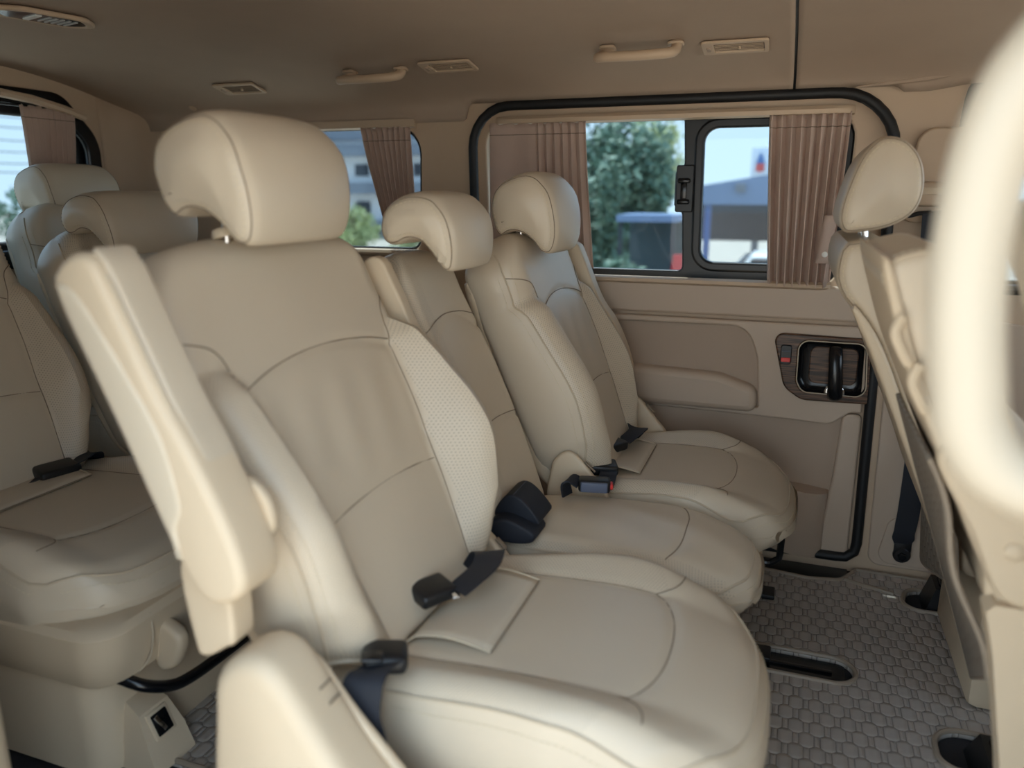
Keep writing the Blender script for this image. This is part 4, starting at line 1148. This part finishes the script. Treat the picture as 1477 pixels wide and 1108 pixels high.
# assist loop in the foreground
gl = [(.100, .865), (.094, .91), (.093, .955), (.098, 1.00), (.112, 1.035), (.140, 1.062), (.20, 1.075), (.25, 1.06), (.268, 1.01), (.270, .92), (.262, .84), (.235, .80), (.18, .795), (.130, .805), (.108, .83)]
m = MB(); m.tube(catmull([(x, .50, z) for x, z in gl], 8, True), .0205, 18, True)
ah = tag(m.build('assist_handle', 'loop_vinyl'), 'large blurred cream grab loop in the foreground at the right edge', 'grab handle')

for z in (.88, 1.00):
    MB().tube([(.268, .49, z), (.285, .40, z), (.300, .268, z)], .012, 10).build('mount_arm', 'plastic', ah)

# ------------------------------------------------------------------ outside
def ground_z(y): return -.55 if y < 8 else (-.55-2.4*sstep(8, 28, y))
m = MB(); ys = [-60, -20, -8, -3, 0, 4, 8, 12, 16, 20, 24, 28, 40, 70, 140]
m.sheet([[(x, y, ground_z(y)) for x in (-140, -60, -30, -10, 0, 10, 30, 60)] for y in ys]); tag(m.build('ground', 'asphalt'), 'pale concrete yard around the van', 'ground', kind='structure')

def tree(loc, h, rx, rz, n, label, mat, seed, size=.24, trunk=True):
    n = int(n*1.7)
    rnd = random.Random(seed); x, y, z = loc
    o = thing('tree', loc, label, 'tree', 'trees beyond the van')
    t = MB(); t.tube(catmull([(x, y, z), (x+.1, y, z+h*.3), (x-.05, y+.1, z+h*.6), (x, y, z+h*.85)], 4), lambda s: .16*(1-.7*s), 8)
    for k in range(6):
        a = rnd.uniform(0, 2*PI); t.tube([(x, y, z+h*.45), (x+math.cos(a)*rx*.35, y+math.sin(a)*rx*.35, z+h*.65), (x+math.cos(a)*rx*.65, y+math.sin(a)*rx*.65, z+h*.8)], lambda s: .07*(1-.7*s), 6)
    t.build('trunk', 'bark', o)
    l = MB(); cl = []
    for _ in range(40):
        while True:
            p = V((rnd.uniform(-1, 1), rnd.uniform(-1, 1), rnd.uniform(-1, 1)))
            if p.length < 1: break
        cl.append((p, rnd.uniform(.18, .36)))
    for k in range(n):
        p, r_ = rnd.choice(cl); q = p + V((rnd.gauss(0, 1), rnd.gauss(0, 1), rnd.gauss(0, 1)))*r_*.55
        c = V((x+q.x*rx, y+q.y*rx, z+h-rz+q.z*rz)); s = size*rnd.uniform(.5, 1.1)
        u = V((rnd.gauss(0, 1), rnd.gauss(0, 1), rnd.gauss(0, 1))).normalized(); w_ = u.orthogonal().normalized()
        l.add([c-u*s*.6, c+w_*s*.3, c+u*s*.6, c-w_*s*.3], [(0, 1, 2, 3)])
    l.build('foliage', mat, o, smooth=False)
    return o
tree((-4.75, 20, ground_z(20)), 5.05, 1.5, 2.3, 5000, 'dark green tree seen through the left pane of the sliding window', 'leafA', 3)
tree((-4.45, 24.0, ground_z(24.0)), 5.9, 1.0, 1.5, 1500, 'yellow green tree rising behind the dark tree', 'leafB', 5)
tree((-6.2, 27.5, -2.9), 4.4, 1.9, 2.0, 4500, 'broad dark tree filling the lower left pane behind the carport', 'leafA', 21)
tree((-24.5, 40, -2.95), 3.4, 1.6, 1.6, 1800, 'pale green tree in front of the apartment block', 'leafB', 9)
tree((-20.6, 41, -2.95), 2.3, 1.8, 1.3, 1500, 'low bushy tree in front of the apartment block', 'leafB', 12)
tree((-28, 22.2, -2.0), 3.0, 1.6, 1.3, 1200, 'distant green tree seen through the tailgate window', 'leafA', 15)

# apartment block
ab = thing('apartment_building', (-40, 62, -3), 'weathered white apartment block seen through the rear side window', 'building')
m = MB(); m.box((-42, 66, 1.2), (34, 8, 8.6)); m.build('wall', 'wallA', ab, smooth=False)
m = MB(); m.box((-42, 66, 6.0), (35, 9, 1.0)); m.build('roof', 'wallB', ab, smooth=False)
m = MB(); m.box((-33.2, 64.5, 6.9), (3.2, 5, 1.6)); m.build('stair_tower', 'wallB', ab, smooth=False)
for z in (4.55, 1.35, -1.85):
    m = MB(); m.box((-42, 61.4, z), (34, 1.4, .95)); m.build('balcony', 'wallB', ab, smooth=False)
for z in (2.9, -.3):
    for k in range(11):
        x = -57+k*2.9
        m = MB(); m.box((x, 61.95, z), (1.35 if k % 2 else .8, .2, 1.0 if k % 2 else .6)); m.build('window', 'dark', ab, smooth=False)

# open shed
sh = thing('shed', (-2, 31, -3), 'blue roofed open shed seen through the right pane of the sliding window', 'shed')
m = MB(); m.loft([[(-3.8, 30, .54), (5, 30, .56), (5, 30, 2.2), (3.5, 30, 2.35), (-3.8, 30, 1.17)], [(-3.8, 30.3, .54), (5, 30.3, .56), (5, 30.3, 2.2), (3.5, 30.3, 2.35), (-3.8, 30.3, 1.17)]]); m.build('fascia', 'bluesteel', sh, smooth=False)
m = MB(); m.loft([[(-3.8, 30.3, 1.15), (3.5, 30.3, 2.33), (3.5, 30.3, 2.2), (-3.8, 30.3, 1.02)], [(-3.8, 40, 1.15), (3.5, 40, 2.33), (3.5, 40, 2.2), (-3.8, 40, 1.02)]]); m.build('roof', 'bluesteel', sh, smooth=False)
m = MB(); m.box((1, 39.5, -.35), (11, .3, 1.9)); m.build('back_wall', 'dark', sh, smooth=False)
for x in (-3.2, 1.2, 4.6):
    m = MB(); m.box((x, 30.3, -1.2), (.22, .22, 3.6)); m.build('post', 'bluepost', sh, smooth=False)
m = MB(); m.box((-2.05, 29.9, 1.15), (.35, .2, .3), bev=.03); m.build('floodlight', 'wallB', sh)
# low lean-to
ls = thing('carport', (-2.9, 17, -1.6), 'low open carport in front of the dark trees', 'carport')
m = MB(); m.box((-2.95, 17, .45), (1.25, 1.6, .14)); m.build('roof', 'bluesteel', ls, smooth=False)
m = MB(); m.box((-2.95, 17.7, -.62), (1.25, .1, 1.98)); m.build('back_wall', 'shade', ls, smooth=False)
for x in (-3.5, -2.4):
    m = MB(); m.box((x, 16.3, -.62), (.07, .07, 1.98)); m.build('post', 'dark', ls, smooth=False)
# petrol sign
sg = thing('signboard', (-2.0, 42, -3), 'white pylon sign with a red and blue drop emblem beyond the shed', 'sign')
m = MB(); m.box((-2.0, 42, 2.12), (.89, .3, 2.1), bev=.03); m.build('sign_panel', 'signwhite', sg)
m = MB(); m.box((-1.42, 42.1, 2.12), (.25, .3, 2.2)); m.build('sign_edge', 'bluesteel', sg, smooth=False)
m = MB(); m.box((-2.0, 42.1, -1.0), (.35, .2, 4.4)); m.build('sign_post', 'wallB', sg, smooth=False)
plate([V(p) for p in [(-2.0, 2.96), (-2.15, 2.61), (-2.22, 2.37), (-1.78, 2.37), (-1.85, 2.61)]], [], .04, .005, lambda a, b, h: (a, 41.83-h, b)).build('emblem_top', 'signblue', sg)
plate(rpoly([(-2.20, 2.39), (-1.80, 2.39), (-1.79, 2.06), (-2.0, 1.95), (-2.21, 2.06)], .06), [], .04, .005, lambda a, b, h: (a, 41.82-h, b)).build('emblem_drop', 'red', sg)
# parked cars
def car(loc, L, W, H, mat, label, yaw=0):
    x, y, z = loc; o = thing('car', loc, label, 'car', 'parked cars outside')
    f = lambda a, b, c: (x+a*math.cos(yaw)-b*math.sin(yaw), y+a*math.sin(yaw)+b*math.cos(yaw), z+c)
    m = MB(); prof = [(-.5, .2), (-.5, .5), (-.44, .62), (-.30, .66), (-.20, .98), (.12, 1.0), (.26, .68), (.46, .60), (.5, .45), (.5, .2)]
    rings = []
    for b, k in ((-.5, .93), (-.46, .99), (-.2, 1), (.2, 1), (.46, .99), (.5, .93)): rings.append([f(p[0]*L*k, b*W, (p[1]-.5)*k*H+.5*H) for p in prof])
    m.loft(rings); m.build('body', mat, o, angle=30)
    g = MB()
    for b in (-.505, .505): g.add([f(-.26*L, b*W, .68*H), f(-.19*L, b*W*.99, .92*H), (f(.10*L, b*W*.99, .93*H)), f(.22*L, b*W, .69*H)], [(0, 1, 2, 3)])
    g.build('side_glass', 'carglass', o, smooth=False, solid=.02)
    for a in (-.32, .32):
        for b in (-.47, .47):
            w = MB(); p = f(a*L, b*W, .2*H); w.lathe([(.1, -.1), (.30, -.1), (.33, -.06), (.33, .06), (.30, .1), (.1, .1)], p, (-math.sin(yaw), math.cos(yaw), 0), 18); w.build('wheel', 'tyre', o)
car((-.2, 23, ground_z(23)-.05), 4.6, 1.8, 2.0, 'carwhite', 'white van roofed car beside the gathered curtain outside')
car((-1.0, 32.5, ground_z(32.5)+.05), 4.4, 1.8, 1.5, 'cargrey', 'silver car parked under the blue shed')
car((-.75, 14.2, ground_z(14.2)+.05), 1.9, 1.3, .72, 'carwhite', 'low white car roof at the bottom of the right pane')
tree((-3.15, 14.9, -1.8), 1.45, .55, .6, 900, 'low shrub in front of the carport', 'leafA', 31, .2)
br = thing('barrier', (-2.1, 15, ground_z(15)), 'red traffic barrier behind the divider of the sliding window', 'barrier')
m = MB(); z0 = ground_z(15); m.loft([[(-2.35, 15.4, z0), (-1.85, 15.4, z0), (-1.85, 15.8, z0), (-2.35, 15.8, z0)], [(-2.33, 15.5, z0+.35), (-1.87, 15.5, z0+.35), (-1.87, 15.7, z0+.35), (-2.33, 15.7, z0+.35)], [(-2.26, 15.55, -.22), (-1.9, 15.55, -.22), (-1.9, 15.65, -.22), (-2.26, 15.65, -.22)]]); m.build('body', 'carred', br, angle=30)
m = MB(); m.box((-2.1, 15.48, z0+.6), (.40, .02, .10)); m.build('reflector', 'signwhite', br)
# overhead wires
for k, (z, y0) in enumerate([(5.3, 23.5), (5.0, 23.6), (4.8, 23.5), (4.35, 23.5), (3.9, 23.5), (3.5, 23.5), (3.0, 23.6), (2.55, 23.5), (2.1, 23.5), (1.75, 23.6)]):
    m = MB(); m.tube([(-30, y0-14, z+.6), (-30, y0-4, z+.05), (-30, y0, z), (-30, y0+8, z+.2)], .022, 5)
    tag(m.build('power_line', 'wire'), 'thin overhead power line across the sky in the tailgate window', 'power line', 'overhead power lines')

# ------------------------------------------------------------------ light
w = bpy.data.worlds.new('World'); SC.world = w; w.use_nodes = True; nt = w.node_tree; bg = nt.nodes['Background']
tc = new(nt, 'ShaderNodeTexCoord'); sp = new(nt, 'ShaderNodeSeparateXYZ'); nt.links.new(tc.outputs['Generated'], sp.inputs[0])
rp = new(nt, 'ShaderNodeValToRGB'); e = rp.color_ramp.elements
e[0].position = .0; e[0].color = (.80, .93, 1.0, 1); e[1].position = .75; e[1].color = (.55, .76, 1.0, 1)
nt.links.new(sp.outputs[2], rp.inputs[0]); nt.links.new(rp.outputs[0], bg.inputs[0]); bg.inputs[1].default_value = 2.0
sl = bpy.data.lights.new('sun', 'SUN'); sl.energy = 9; sl.angle = R(.6); sl.color = (1, .93, .82)
so = bpy.data.objects.new('sun', sl); COL.objects.link(so)
so.rotation_euler = V((.22, -.17, -.96)).to_track_quat('-Z', 'Y').to_euler()

# ------------------------------------------------------------------ camera
cd = bpy.data.cameras.new('camera'); cam = bpy.data.objects.new('camera', cd); COL.objects.link(cam); SC.camera = cam
cd.sensor_width = 36; cd.lens = 1109/1477*36; cd.clip_start = .02; cd.clip_end = 400
yaw = R(20); tl = math.atan(276/1109)
cam.location = (0, 0, .968)
fw = V((-math.sin(yaw)*math.cos(tl), math.cos(yaw)*math.cos(tl), -math.sin(tl)))
cam.rotation_euler = fw.to_track_quat('-Z', 'Y').to_euler()
cd.dof.use_dof = True; cd.dof.focus_distance = 1.75; cd.dof.aperture_fstop = 2.2
SC.view_settings.view_transform = 'Standard'; SC.view_settings.look = 'None'; SC.view_settings.gamma = 1
SC.view_settings.use_curve_mapping = False; SC.view_settings.exposure = .68
try:
    SC.cycles.use_denoising = True; SC.cycles.max_bounces = 8; SC.cycles.diffuse_bounces = 5; SC.cycles.transparent_max_bounces = 12
    SC.cycles.sample_clamp_indirect = 6
except Exception: pass
